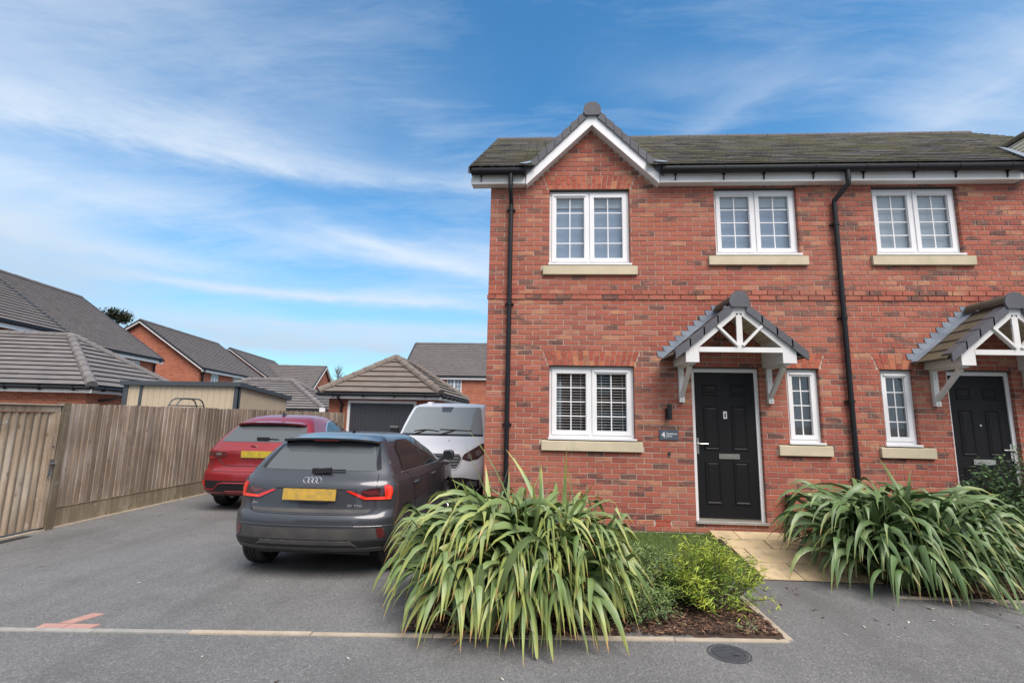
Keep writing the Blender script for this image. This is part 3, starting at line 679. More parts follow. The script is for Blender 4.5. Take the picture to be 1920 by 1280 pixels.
        for si, (a, c) in enumerate(gaps):
            s = MB(); y0 = yf - .014; fw = .058
            bx(s, a, a + fw, y0, yf + .05, gz0, gz1); bx(s, c - fw, c, y0, yf + .05, gz0, gz1)
            bx(s, a + fw, c - fw, y0, yf + .05, gz1 - fw, gz1); bx(s, a + fw, c - fw, y0, yf + .05, gz0, gz0 + fw)
            for (p, q, r, t) in ((a + fw, a + fw + .008, gz0 + fw, gz1 - fw), (c - fw - .008, c - fw, gz0 + fw, gz1 - fw)): bx(s, p, q, yf + .006, yf + .012, r, t, m=0)
            s.build('sash', 'white', win)
            ga, gc, g0, g1 = a + fw, c - fw, gz0 + fw, gz1 - fw
            s = MB(); bw = .0075; yb = yf + .016; mid = (ga + gc) / 2
            bx(s, mid - bw, mid + bw, yb, yb + .008, g0, g1)
            for r in range(1, 4): zr = g0 + (g1 - g0) * r / 4; bx(s, ga, mid - bw, yb, yb + .008, zr - bw, zr + bw); bx(s, mid + bw, gc, yb, yb + .008, zr - bw, zr + bw)
            s.build('glazing_bar', 'white', win)
            pw, ph = (gc - ga) / 2, (g1 - g0) / 4; key = (round(pw, 3), round(ph, 3))
            for i in range(2):
                for r in range(4):
                    xa, za_ = min(X(ga + pw * i), X(ga + pw * (i + 1))), g0 + ph * r
                    if key not in pane_mesh:
                        b = MB(); b.box(0.001, pw - .001, 0, .004, .001, ph - .001); o = b.build('pane', 'glass', None, world=False); pane_mesh[key] = o.data; bpy.data.objects.remove(o)
                    c_ = bpy.data.objects.new('pane', pane_mesh[key]); COL.objects.link(c_); c_.parent = win; c_.location = Vector((xa, yf + .024, za_)) - Vector(root.location)
            if vent == si:
                b = MB(); bx(b, a + .035, c - .035, y0 - .016, y0, gz1 - .034, gz1 - .016); b.build('trickle_vent', 'white', win)
        # room behind
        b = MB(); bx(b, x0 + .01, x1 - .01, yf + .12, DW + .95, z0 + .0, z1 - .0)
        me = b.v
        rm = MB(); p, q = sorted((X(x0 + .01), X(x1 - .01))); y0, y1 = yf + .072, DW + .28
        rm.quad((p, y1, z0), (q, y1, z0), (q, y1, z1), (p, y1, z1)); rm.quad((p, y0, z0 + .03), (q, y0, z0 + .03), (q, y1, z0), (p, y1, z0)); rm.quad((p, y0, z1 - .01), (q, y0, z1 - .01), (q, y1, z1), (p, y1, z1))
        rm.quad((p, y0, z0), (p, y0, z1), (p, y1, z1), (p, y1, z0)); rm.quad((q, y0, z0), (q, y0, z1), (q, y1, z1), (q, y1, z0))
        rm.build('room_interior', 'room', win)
        yb = yf + .082
        if behind == 'venetian':
            n = 0; zr = gz0 + .02; b = MB()
            while zr < gz1:
                bx(b, x0 + .05, x1 - .05, yb, yb + .022, zr, zr + .007); zr += .040
            for i in range(4):
                xx = x0 + .16 + i * .30; bx(b, xx, xx + .006, yb - .003, yb - .001, gz0, gz1)
            b.build('venetian_blind', 'blind', win)
        elif behind == 'blue':
            b = MB(); bx(b, x0 + .02, x1 - .02, yb + .01, yb + .014, z0 + .04, zt - .02); b.build('curtain', 'blind_sky', win)  # sheet put behind the panes to carry the reflected-sky colour
            b = MB(); bx(b, x0 + .03, x1 - .03, yb - .015, yb + .008, zt - .235, zt - .03); b.build('roller_blind', 'blindpale', win)
        elif behind == 'paleslats':
            b = MB(); zr = z0 + .045
            while zr < zt - .05: bx(b, x0 + .02, x1 - .02, yb - .01, yb - .006, zr, zr + .027); zr += .030
            b.build('venetian_blind', 'blindpale', win)
        elif behind == 'dark':
            b = MB(); zr = gz0; n = 0
            N = 10
            for i in range(N):
                xa = x0 + .03 + (x1 - x0 - .06) * i / N; xb = x0 + .03 + (x1 - x0 - .06) * (i + 1) / N
                b.quad((X(xa), yb + .01 + .012 * (i % 2), gz0), (X(xb), yb + .01 + .012 * ((i + 1) % 2), gz0), (X(xb), yb + .01 + .012 * ((i + 1) % 2), gz1), (X(xa), yb + .01 + .012 * (i % 2), gz1))
            b.build('curtain', 'curtaindk', win)
        return win
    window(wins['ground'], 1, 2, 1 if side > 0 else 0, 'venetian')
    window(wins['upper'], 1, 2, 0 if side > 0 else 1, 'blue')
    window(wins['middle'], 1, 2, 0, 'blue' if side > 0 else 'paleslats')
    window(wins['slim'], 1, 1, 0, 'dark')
    for k_, (a, c, z0, z1) in sills.items():
        b = MB(); yo = DW - .045; p, q = sorted((X(a), X(c)))
        b.add([(p, yo, z0), (q, yo, z0), (q, yo, z1 - .018), (p, yo, z1 - .018), (p, DW + .09, z0), (q, DW + .09, z0), (q, DW + .09, z1), (p, DW + .09, z1)],
              [(0, 1, 2, 3), (3, 2, 6, 7), (0, 4, 5, 1), (4, 7, 6, 5), (0, 3, 7, 4), (1, 5, 6, 2)])
        o = b.build('stone_sill', 'stone', root)
        m_ = o.modifiers.new('bevel', 'BEVEL'); m_.width = .004; m_.segments = 2
    # ---- door
    x0, x1, z0, z1 = door; yf = DW + .055
    f = MB(); fw = .052
    bx(f, x0 + .004, x0 + fw, yf, yf + .07, z0, z1 - .012); bx(f, x1 - fw, x1 - .004, yf, yf + .07, z0, z1 - .012); bx(f, x0 + fw, x1 - fw, yf, yf + .07, z1 - .012 - fw, z1 - .012)
    dfm = f.build('door_frame', 'white', root)
    b = MB(); bx(b, x0 - .005, x1 + .02, DW - .03, yf + .06, z0 - .025, z0 + .002); b.build('threshold', 'kerbgrey', dfm)
    b = MB(); bx(b, x0 + fw, x1 - fw, yf - .006, yf + .05, z0 + .003, z0 + .018); bx(b, x0 + fw, x1 - fw, yf + .004, yf + .05, z0 + .018, z0 + .035); b.build('threshold_bar', 'chrome', dfm)
    a, c, d0, d1 = x0 + fw + .002, x1 - fw - .002, z0 + .038, z1 - .012 - fw - .002
    sl = MB(); yd = yf + .018; bx(sl, a, c, yd, yd + .04, d0, d1); slab = sl.build('door', 'door', root)
    W_ = c - a; rails = [(.13, .385), (.615, .87)] if True else 0
    for (u0, u1) in ((.135, .40), (.60, .865)):
        for (v0, v1, kind_) in ((.835, .915, 0), (.455, .765, 0), (.09, .385, 0)):
            p0, p1 = a + W_ * u0, a + W_ * u1; q0, q1 = d0 + (d1 - d0) * v0, d0 + (d1 - d0) * v1
            pm = MB(); P0, P1 = sorted((X(p0), X(p1))); t = .022
            ring = lambda i, y: [(P0 + i, y, q0 + i), (P1 - i, y, q0 + i), (P1 - i, y, q1 - i), (P0 + i, y, q1 - i)]
            L = [ring(0, yd - .0002), ring(.008, yd - .011), ring(.018, yd - .011), ring(.034, yd - .001), ring(.05, yd - .007)]
            vs = sum(L, []); fs = []
            for i in range(4):
                for j in range(4): fs.append((i * 4 + j, i * 4 + (j + 1) % 4, i * 4 + 4 + (j + 1) % 4, i * 4 + 4 + j))
            fs.append((16, 17, 18, 19)); pm.add(vs, fs); pm.build('door_panel', 'door', slab)
    zl = d0 + (d1 - d0) * .413
    b = MB(); mx_ = (a + c) / 2 + (.03 if side > 0 else 0.01); bx(b, mx_ - .14, mx_ + .14, yd - .012, yd, zl - .032, zl + .038); o = b.build('letterbox', 'chrome', slab)
    b = MB(); bx(b, mx_ - .12, mx_ + .12, yd - .016, yd - .012, zl - .018, zl + .022); b.build('letterbox_flap', 'chrome', slab)
    xh = a + .022
    b = MB(); bx(b, xh - .014, xh + .014, yd - .01, yd, zl + .03, zl + .25); b.tube([(X(xh), yd - .01, zl + .17), (X(xh), yd - .045, zl + .17), (X(xh + .02), yd - .05, zl + .17), (X(xh + .13), yd - .05, zl + .17)], .009, 8)
    b.lathe([(0, -.018), (.012, -.018), (.012, 0)], (X(xh), yd, zl + .07), 'y', 12); b.build('door_handle', 'chrome', slab, smooth=True)
    if side > 0:
        b = MB(); zp = d0 + (d1 - d0) * .70; mx_ = (a + c) / 2; b.box(mx_ - .024, mx_ + .024, yd - .006, yd, zp - .05, zp + .05); pl = b.build('number_plaque', 'white', slab)
        b = MB(); b.box(mx_ - .010, mx_ + .010, yd - .008, yd - .006, zp - .035, zp + .03); b.build('knocker', 'black', slab)
    else:
        b = MB(); zp = d0 + (d1 - d0) * .66; b.lathe([(0, -.008), (.014, -.008), (.014, 0)], ((X(a) + X(c)) / 2, yd, zp), 'y', 12); b.build('door_viewer', 'chrome', slab)
    # ---- canopy over the door
    cx = 2.59; yw = DW - .002; yfr = 6.50; sl_ = 0.855
    cp = MB()
    ZA = 3.215       # top of the deck at the ridge
    dk = .03
    for s in (-1, 1):
        p0 = (X(cx), ZA); p1 = (X(cx + s * .80), ZA - .80 * sl_)
        cp.prism([(p0[0], yfr + .02, p0[1]), (p1[0], yfr + .02, p1[1]), (p1[0], yfr + .02, p1[1] - dk), (p0[0], yfr + .02, p0[1] - dk)], (0, yw - yfr - .02, 0))
    can = cp.build('door_canopy', 'soffit', root)
    # boarded soffit under each slope
    for s in (-1, 1):
        for i in range(9):
            t0, t1 = .03 + i * .066, .03 + i * .066 + .058
            b = MB(); q = [(X(cx + s * t), ZA - dk - t * sl_) for t in (t0, t1)]
            b.prism([(q[0][0], yfr + .05, q[0][1] - .001), (q[1][0], yfr + .05, q[1][1] - .001), (q[1][0], yfr + .05, q[1][1] - .012), (q[0][0], yfr + .05, q[0][1] - .012)], (0, yw - yfr - .06, 0)); b.build('soffit_board', 'soffit', can)
    for s in (-1, 1):
        # front bargeboard with its square foot
        o0, o1 = .0, .70
        zt = lambda t: ZA - t * sl_ - .005; zb = lambda t: ZA - t * sl_ - .165
        b = MB(); foot = .17
        pts = [(0, zt(0)), (o1, zt(o1)), (o1, 2.40), (o1 - foot, 2.40), (o1 - foot, zb(o1 - foot)), (0, zb(0))]
        b.prism([(X(cx + s * t), yfr, z) for t, z in pts], (0, .022, 0)); b.build('bargeboard', 'board', can)
        # side box back to the wall
        b = MB(); xa, xb = X(cx + s * o1), X(cx + s * (o1 - foot)); b.box(min(xa, xb), max(xa, xb), yfr + .023, yw, 2.40, 2.415)
        xa2 = X(cx + s * (o1 - .018)); b.box(min(xa, xa2), max(xa, xa2), yfr + .023, yw, 2.4155, ZA - o1 * sl_ - .01)
        xi, xi2 = X(cx + s * (o1 - foot)), X(cx + s * (o1 - foot + .016)); b.box(min(xi, xi2), max(xi, xi2), yfr + .023, yw, 2.4155, ZA - (o1 - foot) * sl_ - .03); b.build('fascia_box', 'board', can)
        # gallows bracket
        xb_ = cx + s * (o1 - foot / 2 - .01); wd = .034
        b = MB(); bx(b, xb_ - wd, xb_ + wd, yw - .05, yw, 1.90, 2.375); bx(b, xb_ - wd - .006, xb_ + wd + .006, yfr + .07, yw, 2.376, 2.399)
        b.bar((X(xb_), yw - .045, 1.99), (X(xb_), yfr + .15, 2.372), .05, .05, (1, 0, 0)); bx(b, xb_ - wd, xb_ + wd, yw - .062, yw - .0505, 1.90, 1.96)
        b.build('bracket', 'board', can)
        b = MB()
        for zz in (1.93, 2.28): b.lathe([(0, -.006), (.008, -.004), (.008, 0)], (X(xb_), yw - .062 if zz < 2 else yw - .05, zz), 'y', 8)
        b.build('screw', 'galv', can)
        # struts and king post
        b = MB(); b.bar((X(cx + s * .03), yfr + .008, 2.62), (X(cx + s * .285), yfr + .008, 2.885), .03, .062, (0, 1, 0)) ; b.build('strut', 'board', can)
    b = MB(); bx(b, cx - .53, cx + .53, yfr - .004, yfr + .025, 2.535, 2.60); b.build('tie_beam', 'board', can)
    b = MB(); bx(b, cx - .036, cx + .036, yfr - .0, yfr + .024, 2.6005, 3.05); b.build('king_post', 'board', can)
    # tiles: five courses a side, two tiles deep
    for s in (-1, 1):
        for r in range(5):
            t0, t1 = .06 + r * .158, .06 + r * .158 + .185
            for c_ in range(2):
                y0, y1 = yfr + .015 + c_ * .305, yfr + .015 + c_ * .305 + .30
                lift0, lift1 = .012, .034
                P = [(X(cx + s * t0), ZA - t0 * sl_ + lift0), (X(cx + s * t1), ZA - t1 * sl_ + lift1)]
                b = MB(); b.prism([(P[0][0], y0, P[0][1]), (P[1][0], y0, P[1][1]), (P[1][0], y0, P[1][1] - .016), (P[0][0], y0, P[0][1] - .010)], (0, y1 - y0, 0)); b.build('tile', 'tile_canopy', can)
        for r in range(4):
            t0, t1 = .09 + r * .182, .09 + r * .182 + .20
            P = [(X(cx + s * t0), ZA - t0 * sl_), (X(cx + s * t1), ZA - t1 * sl_)]
            b = MB(); h0, h1, dn = .040, .052, .085
            b.prism([(P[0][0], yfr - .035, P[0][1] + h0), (P[1][0], yfr - .035, P[1][1] + h1), (P[1][0], yfr - .035, P[1][1] + h1 - dn - .03), (P[0][0], yfr - .035, P[0][1] + h0 - dn - .03)], (0, .03, 0))
            b.prism([(P[0][0], yfr - .004, P[0][1] + h0), (P[1][0], yfr - .004, P[1][1] + h1), (P[1][0], yfr - .004, P[1][1] + h1 - .014), (P[0][0], yfr - .004, P[0][1] + h0 - .014)], (0, .13, 0))
            b.build('verge_tile', 'capgrey', can)
        b = MB(); xe = cx + s * .83; zz = ZA - .83 * sl_ - .01; bx(b, min(cx + s * .70, xe), max(cx + s * .70, xe) - .02, yfr + .04, yw, zz, zz + .02); b.build('eaves_strip', 'blackpl', can)
    def ridge_cap(parent, x, y, z, r, yend, mt='capgrey'):
        b = MB(); n = 14
        arc = [(x + r * cos(pi * (1.22 - 1.44 * i / n)), z + r * sin(pi * (1.22 - 1.44 * i / n))) for i in range(n + 1)]
        b.prism([(p, y, q) for p, q in arc], (0, .03, 0)); b.build('ridge_end', mt, parent)
        L = yend - y; k = max(1, round(L / .40))
        for j in range(k):
            ya, yb_ = y + .031 + L * j / k, y + .031 + L * (j + 1) / k - .006; b = MB(); rr = r * .86
            o = [(x + rr * cos(pi * (1.05 - 1.1 * i / n)), z + rr * sin(pi * (1.05 - 1.1 * i / n))) for i in range(n + 1)]
            q = [(x + (rr - .015) * cos(pi * (1.05 - 1.1 * i / n)), z + (rr - .015) * sin(pi * (1.05 - 1.1 * i / n))) for i in range(n + 1)]
            b.prism([(p, ya, w_) for p, w_ in o + q[::-1]], (0, yb_ - ya, 0)); b.build('ridge_tile', mt if mt != 'capgrey' else 'tile_canopy', parent)
    ridge_cap(can, X(cx), yfr - .05, ZA - .005, .13, yw - .06)
    # stepped lead flashing on the wall and lead gutter beside it
    for s in (-1, 1):
        b = MB(); yl = yw - .006
        lo, hi = .02, .86
        b.prism([(X(cx + s * lo), yl, ZA - lo * sl_ + .10), (X(cx + s * hi), yl, ZA - hi * sl_ + .10), (X(cx + s * hi), yl, ZA - hi * sl_ + .0), (X(cx + s * lo), yl, ZA - lo * sl_ + .0)], (0, .004, 0))
        k = 0; z = 3.375
        while z > 2.62:
            t = (ZA + .10 - z) / sl_
            if t > -.05:
                t = max(t, .0); b.prism([(X(cx + s * t), yl - .001, z), (X(cx + s * (t + .125)), yl - .001, z), (X(cx + s * (t + .10)), yl - .001, z - .085), (X(cx + s * (t + .0)), yl - .001, z - .085)], (0, .004, 0))
            z -= .075
        b.prism([(X(cx + s * .05), yl - .13, ZA - .05 * sl_ + .036), (X(cx + s * .88), yl - .13, ZA - .88 * sl_ + .046), (X(cx + s * .88), yl - .13, ZA - .88 * sl_ + .04), (X(cx + s * .05), yl - .13, ZA - .05 * sl_ + .03)], (0, .13, 0))
        b.build('lead_flashing', 'lead', can)
    # ---- main roof
    yfas = 6.985
    ra, rb_ = X(-1.10), X(XA + (.165 if side > 0 else .165)); RA, RB = min(ra, rb_), max(ra, rb_)
    if side > 0: RB = XA
    else: RA = XA
    rf = MB()
    gl_, gr_ = sorted((X(GX - 1.0), X(GX + 1.0)))
    for p_, q_, ye in ((RA, gl_, EV_Y + .03), (gl_, gr_, DW + .04), (gr_, RB, EV_Y + .03)):
        if q_ <= p_: continue
        ze = roof_z(ye)
        rf.prism([(p_, ye, ze - .035), (p_, RIDGE_Y, RIDGE_Z - .035), (p_, RIDGE_Y + 4.0, EV_Z - .03), (p_, RIDGE_Y + 4.0, EV_Z - .12), (p_, RIDGE_Y, RIDGE_Z - .13), (p_, ye, ze - .09)], (q_ - p_, 0, 0))
    roof = rf.build('roof', 'tile_dark', root)
    slope_len = hypot(RIDGE_Y - EV_Y, RIDGE_Z - EV_Z); ca, sa = (RIDGE_Y - EV_Y) / slope_len, (RIDGE_Z - EV_Z) / slope_len
    gauge = 0.19; rows = int(slope_len / gauge); tw = 0.33
    def gz(x, y):     # height of the gable roof over a point
        gxx = X(GX); return G_APEX - abs(x - gxx) * 1.0
    places = []
    for r in range(rows + 1):
        sdist = r * gauge; y = EV_Y + sdist * ca; z = EV_Z + sdist * sa
        off = tw / 2 if r % 2 else 0; x = -1.10 - off
        lim = XA if side > 0 else XA
        i = 0
        while True:
            xa = RA + (-off + i * tw if True else 0)
            if xa >= RB - .02: break
            xb = min(xa + tw, RB); xa2 = max(xa, RA); i += 1
            if xb - xa2 < .03: continue
            xm = (xa2 + xb) / 2
            if z + .1 < gz(xm, y) - .0 and y < 8.6: continue
            places.append((xa2, xb, y, z, r))
    tproto = []
    for v in range(4):
        b = MB(); L = gauge + .05; g = .004; lift = .048; j = rnd.uniform(-.002, .003); mid = tw / 2
        def seg(u0, u1):
            v0 = Vector((0, -.012 * ca, -.012 * sa)); up = Vector((0, -sa, ca)); al = Vector((0, ca, sa))
            p = [up * (lift + j), up * (lift + j) + al * L - up * lift, al * L - up * .010, up * (lift + j - .015)]
            b.prism([(u0, q.y, q.z) for q in p], (u1 - u0, 0, 0))
        seg(g, mid - g); seg(mid + g, tw - g)
        o = b.build('tile', 'tile', None, world=False); tproto.append(o.data); bpy.data.objects.remove(o)
    restt = MB()
    def tile_geo(xa, xb, y, z):
        up = Vector((0, -sa, ca)); al = Vector((0, ca, sa)); L = gauge + .05; lift = .048 + rnd.uniform(-.002, .003); o = Vector((0, y, z))
        p = [o + up * lift, o + up * lift + al * L - up * lift, o + al * L - up * .01, o + up * (lift - .015)]
        mids = [xa, (xa + xb) / 2, xb] if xb - xa > .2 else [xa, xb]
        for m0, m1 in zip(mids, mids[1:]): restt.prism([(m0 + .003, q.y, q.z) for q in p], (m1 - m0 - .006, 0, 0))
    def onscreen(p):
        u, v = proj((p[0] + p[1]) / 2, p[2], p[3]); return 0 <= u <= 1920
    places.sort(key=lambda p: (0 if onscreen(p) else 1, hypot((p[0] + p[1]) / 2, hypot(p[2], p[3] - 1.6))))
    n = 0
    for p in places:
        if n < 300 and abs(p[1] - p[0] - tw) < 1e-6:
            c_ = bpy.data.objects.new('tile', tproto[rnd.randrange(4)]); COL.objects.link(c_); c_.parent = roof; c_.location = Vector((p[0], p[2], p[3])) - Vector(root.location); n += 1
        else: tile_geo(*p[:4])
    # back slope kept simple but tiled
    restt.build('tiling', 'tile', roof, kind='stuff')
    # ridge
    x = RA
    while x < RB - .05:
        xe = min(x + .45, RB); b = MB(); nseg = 10; r = .10
        o = [(RIDGE_Y + r * cos(pi * i / nseg), RIDGE_Z - .03 + r * sin(pi * i / nseg)) for i in range(nseg + 1)]
        b.prism([(x + .004, p, q) for p, q in o], (xe - x - .012, 0, 0)); b.build('ridge_tile', 'ridge', roof); x = xe
    # verge caps up the outer edge
    xv = X(-1.10)
    for r in range(rows):
        s0 = r * gauge; y, z = EV_Y + s0 * ca, EV_Z + s0 * sa; b = MB(); L = gauge + .03
        p = [(y, z + .03), (y + L * ca, z + L * sa + .016), (y + L * ca, z + L * sa - .09), (y, z - .08)]
        b.prism([(xv - .022 * side, q, w_) for q, w_ in p], (.022 * side, 0, 0)); b.build('verge_tile', 'tile_dark' if r % 2 else 'capgrey', roof)
    # barge under verge (white board on the gable end)
    b = MB(); xo = X(-1.085)
    b.prism([(xo, EV_Y + .1, EV_Z - .12), (xo, RIDGE_Y, RIDGE_Z - .14), (xo, RIDGE_Y + 3.9, EV_Z - .12), (xo, RIDGE_Y + 3.9, EV_Z - .26), (xo, RIDGE_Y, RIDGE_Z - .30), (xo, EV_Y + .1, EV_Z - .24)], (.02 * side, 0, 0)); b.build('bargeboard', 'white', root)
    # front gable: roof deck, tiles on both slopes, bargeboards and verge caps
    gx = X(GX); ygf = 6.965
    gd = MB()
    yback = lambda z: EV_Y + (z - EV_Z) / (RIDGE_Z - EV_Z) * (RIDGE_Y - EV_Y)
    for s in (-1, 1):
        zt0, zt1 = G_APEX - .03, G_APEX - .03 - 1.03
        gd.quad((gx, ygf, zt0), (gx + s * 1.03, ygf, zt1), (gx + s * 1.03, yback(zt1) + .05, zt1), (gx, yback(zt0) + .1, zt0))
        gd.quad((gx, ygf, zt0 - .05), (gx + s * 1.0, ygf, zt1 - .02), (gx + s * 1.0, yback(zt1) + .05, zt1 - .02), (gx, yback(zt0) + .1, zt0 - .05))
    groof = gd.build('gable_roof', 'tile_dark', root)
    gt = MB()
    for s in (-1, 1):
        for r in range(8):
            t0 = .02 + r * .134; t1 = t0 + .16
            z0_, z1_ = G_APEX - .02 - t0, G_APEX - .02 - t1
            yb_ = yback(z1_) + .06; y = ygf + .04
            while y < yb_:
                ye = min(y + .165, yb_)
                gt.prism([(gx + s * t0, y + .002, z0_ + .004), (gx + s * t1, y + .002, z1_ + .022), (gx + s * t1, y + .002, z1_ + .008), (gx + s * t0, y + .002, z0_ - .008)], (0, ye - y - .004, 0)); y = ye
    gt.build('tiling', 'tile', groof, kind='stuff')
    for s in (-1, 1):
        b = MB(); e = .985; zz = lambda t, d: G_APEX - .075 - t - d
        b.prism([(gx, ygf, zz(0, 0)), (gx + s * e, ygf, zz(e, 0)), (gx + s * (e + .005), ygf, zz(e, .19)), (gx, ygf, zz(0, .215))], (0, .02, 0)); b.build('bargeboard', 'white', groof)
        b = MB(); b.prism([(gx, ygf + .021, zz(0, .212)), (gx + s * e, ygf + .021, zz(e, .186)), (gx + s * e, ygf + .021, zz(e, .17)), (gx, ygf + .021, zz(0, .195))], (0, DW - ygf - .02, 0)); b.build('soffit', 'board', groof)
        for r in range(8):
            t0, t1 = .085 + r * .119, .085 + (r + 1) * .119 - .003
            zt = G_APEX - .0 + .035; b = MB(); dn = .135
            b.prism([(gx + s * t0, ygf - .03, zt - t0 - .02), (gx + s * (t1 + .01), ygf - .03, zt - t1 - .01 + .012), (gx + s * (t1 + .01), ygf - .03, zt - t1 - .01 - dn), (gx + s * t0, ygf - .03, zt - t0 - dn - .008)], (0, .028, 0))
            b.prism([(gx + s * t0, ygf - .001, zt - t0 - .02), (gx + s * (t1 + .01), ygf - .001, zt - t1 - .01 + .012), (gx + s * (t1 + .01), ygf - .001, zt - t1 - .01 - .012), (gx + s * t0, ygf - .001, zt - t0 - .026)], (0, .11, 0))
            b.build('verge_tile', 'capgrey', groof)
    ridge_cap(groof, gx, ygf - .05, G_APEX - .07, .134, 8.3)
    # lead where the gable roof meets the main roof
    for s in (-1, 1):
        b = MB(); z0_, z1_ = G_APEX - .02, G_APEX - 1.05
        b.bar((gx + s * .03, yback(z0_) - .03, z0_ + .03), (gx + s * 1.05, yback(z1_) - .05, z1_ + .05), .10, .012, (0, -sa, ca)); b.build('lead_valley', 'lead', groof)
    # ---- eaves
    seg = [(-1.07, GX - 1.0), (GX + 1.0, XA)]
    for a, c in seg:
        b = MB(); bx(b, a, c, yfas, yfas + .02, 5.135, 5.315); b.build('fascia', 'board', root)
        b = MB(); bx(b, a, c, yfas + .021, DW + .02, 5.137, 5.15); b.build('soffit', 'board', root)
        b = MB(); n_ = 10; r = .062; yc, zc = yfas - .066, 5.318
        o = [(yc + r * cos(pi + pi * i / n_), zc + r * sin(pi + pi * i / n_) - .012) for i in range(n_ + 1)]; q = [(yc + (r - .006) * cos(pi + pi * i / n_), zc + (r - .006) * sin(pi + pi * i / n_) - .012) for i in range(n_ + 1)]
        o = [(yc - r, zc + .012)] + o + [(yc + r, zc + .012)]; q = [(yc - r + .006, zc + .012)] + q + [(yc + r - .006, zc + .012)]
        x_0, x_1 = sorted((X(a - .0), X(c))); b.prism([(x_0, p, w_) for p, w_ in o + q[::-1]], (x_1 - x_0, 0, 0))
        for xx in (x_0, x_1 - .006):
            if abs(xx - XA) > .02: b.prism([(xx, p, w_) for p, w_ in o], (.006, 0, 0))
        g = b.build('gutter', 'blackgut', root)
        span = c - a; k_ = max(2, round(span / .62))
        for i in range(k_):
            xx = X(a + span * (i + .35 + .1 * (i % 2)) / k_); b = MB(); r2 = r + .005
            o2 = [(yc + r2 * cos(pi + pi * i_ / n_), zc + r2 * sin(pi + pi * i_ / n_) - .012) for i_ in range(n_ + 1)]; o2 = [(yc - r2, zc + .013)] + o2 + [(yc + r2 - .006, zc - .075), (yc + r2 - .006, zc - .115), (yc + r2 - .018, zc - .115), (yc + .01, zc - .083)]
            b.prism([(xx - .014, p, w_) for p, w_ in o2[:-3] + [(yc + r2 - .003, zc - .01)]], (.028, 0, 0)); b.prism([(xx - .006, yfas - .018, 5.17), (xx - .006, yfas - .001, 5.16), (xx - .006, yfas - .001, 5.26), (xx - .006, yfas - .03, 5.26)], (.012, 0, 0)); b.build('gutter_bracket', 'blackgut', g)
    # dark eaves skirt under the first tiles
    for a, c in seg:
        b = MB(); bx(b, a, c, EV_Y + .02, yfas, EV_Z - .03, EV_Z - .02); b.build('eaves_strip', 'blackpl', root)
    return root
m = mat('arch_brick', (0.38, 0.10, 0.062), 0.88, spec=0.2); nt, b_ = parts(m)
oi = nn(nt, 'ShaderNodeObjectInfo').outputs['Random']
c_ = ramp(nt, oi, [(0, (0.28, .075, .05)), (.4, (.36, .09, .058)), (.75, (.42, .13, .075)), (.93, (.45, .19, .10)), (1, (.16, .08, .065))])
c_ = mixc(nt, ramp(nt, noise(nt, pos(nt), 45, 4), [(.5, g3(0)), (.75, g3(.4))]), c_, (.52, .3, .2)); lk(nt, c_, b_.inputs['Base Color']); MAT['archbrick'] = m

H1 = make_house(1, 'brick_house', 'red brick semi-detached house with a steep front gable and the number 4 sign')
H2 = make_house(-1, 'brick_house', 'red brick semi-detached house joined on the right, running out of the picture behind the hedge')

def downpipe(parent, xt, xb, zb, ztop=5.22, neck=5.02, zn=4.86):
    b = MB(); yt = 6.915; yw = DW - .055; r = .034
    b.tube([(xt, yt, ztop + .05), (xt, yt, neck + .05)], .036, 12)
    b.tube([(xt, yt, neck + .06), (xt, yt, neck), (xb, yw, zn), (xb, yw, zn - .08)], r, 12)
    p = b.build('downpipe_offset', 'blackgut', parent, smooth=True)
    b = MB(); b.tube([(xb, yw, zn - .06), (xb, yw, zb)], r, 14); d = b.build('downpipe', 'blackgut', parent, smooth=True)
    for z in (zn - .1, 3.30, 1.55) if xb < 1 else (zn - .35, 3.12, 1.95):
        b = MB(); b.tube([(xb, yw, z - .025), (xb, yw, z + .025)], r + .007, 14); b.box(xb - .065, xb + .065, yw + .015, yw + .053, z - .012, z + .012)
        b.build('pipe_clip', 'blackgut', parent)
downpipe(H1, -.475, -.47, .12)
downpipe(H1, 4.395, 4.265, .15, neck=5.06, zn=4.86)

# wall lamp, house sign, small sensor, drain stub
wl = thing('wall_lamp', 'slim black cylindrical wall lamp on the brick left of the front door', 'wall lamp', (1.785, DW, 1.77))
b = MB(); b.tube([(1.80, DW - .075, 1.655), (1.80, DW - .075, 1.87)], .032, 16); b.build('lamp_body', 'blackpl', wl, smooth=True)
b = MB(); b.box(1.755, 1.785, DW - .05, DW - .001, 1.66, 1.81); b.build('wall_bracket', 'blackpl', wl)
b = MB(); b.lathe([(0, -.004), (.018, -.004), (.024, 0)], (1.80, DW - .075, 1.653), 'z', 14); b.build('lens', 'chrome', wl)
def text(s, size, loc, parent, m, name='lettering', rot=(pi / 2, 0, 0), ext=.0015, sx=1.0, align='LEFT', shear=0, off=0):
    cu = bpy.data.curves.new(name, 'FONT'); cu.body = s; cu.size = size; cu.extrude = ext; cu.align_x = align; cu.shear = shear; cu.offset = off
    t = bpy.data.objects.new(name, cu); COL.objects.link(t); dg_ = bpy.context.evaluated_depsgraph_get(); me = bpy.data.meshes.new_from_object(t.evaluated_get(dg_)); bpy.data.objects.remove(t)
    me.materials.clear(); me.materials.append(MAT[m]); o = bpy.data.objects.new(name, me); COL.objects.link(o); o.parent = parent
    o.location = Vector(loc) - Vector(root_of(parent).location); o.rotation_euler = rot; o.scale = (sx, 1, 1); return o
sg = thing('house_sign', 'dark slate house sign with a white number 4 and two short lines of lettering', 'house sign', (1.795, DW, 1.445))
b = MB(); b.box(1.665, 1.925, DW - .016, DW - .001, 1.378, 1.515); b.build('plate', 'signslate', sg)
text('4', .105, (1.692, DW - .0165, 1.412), sg, 'letter', off=.0012)
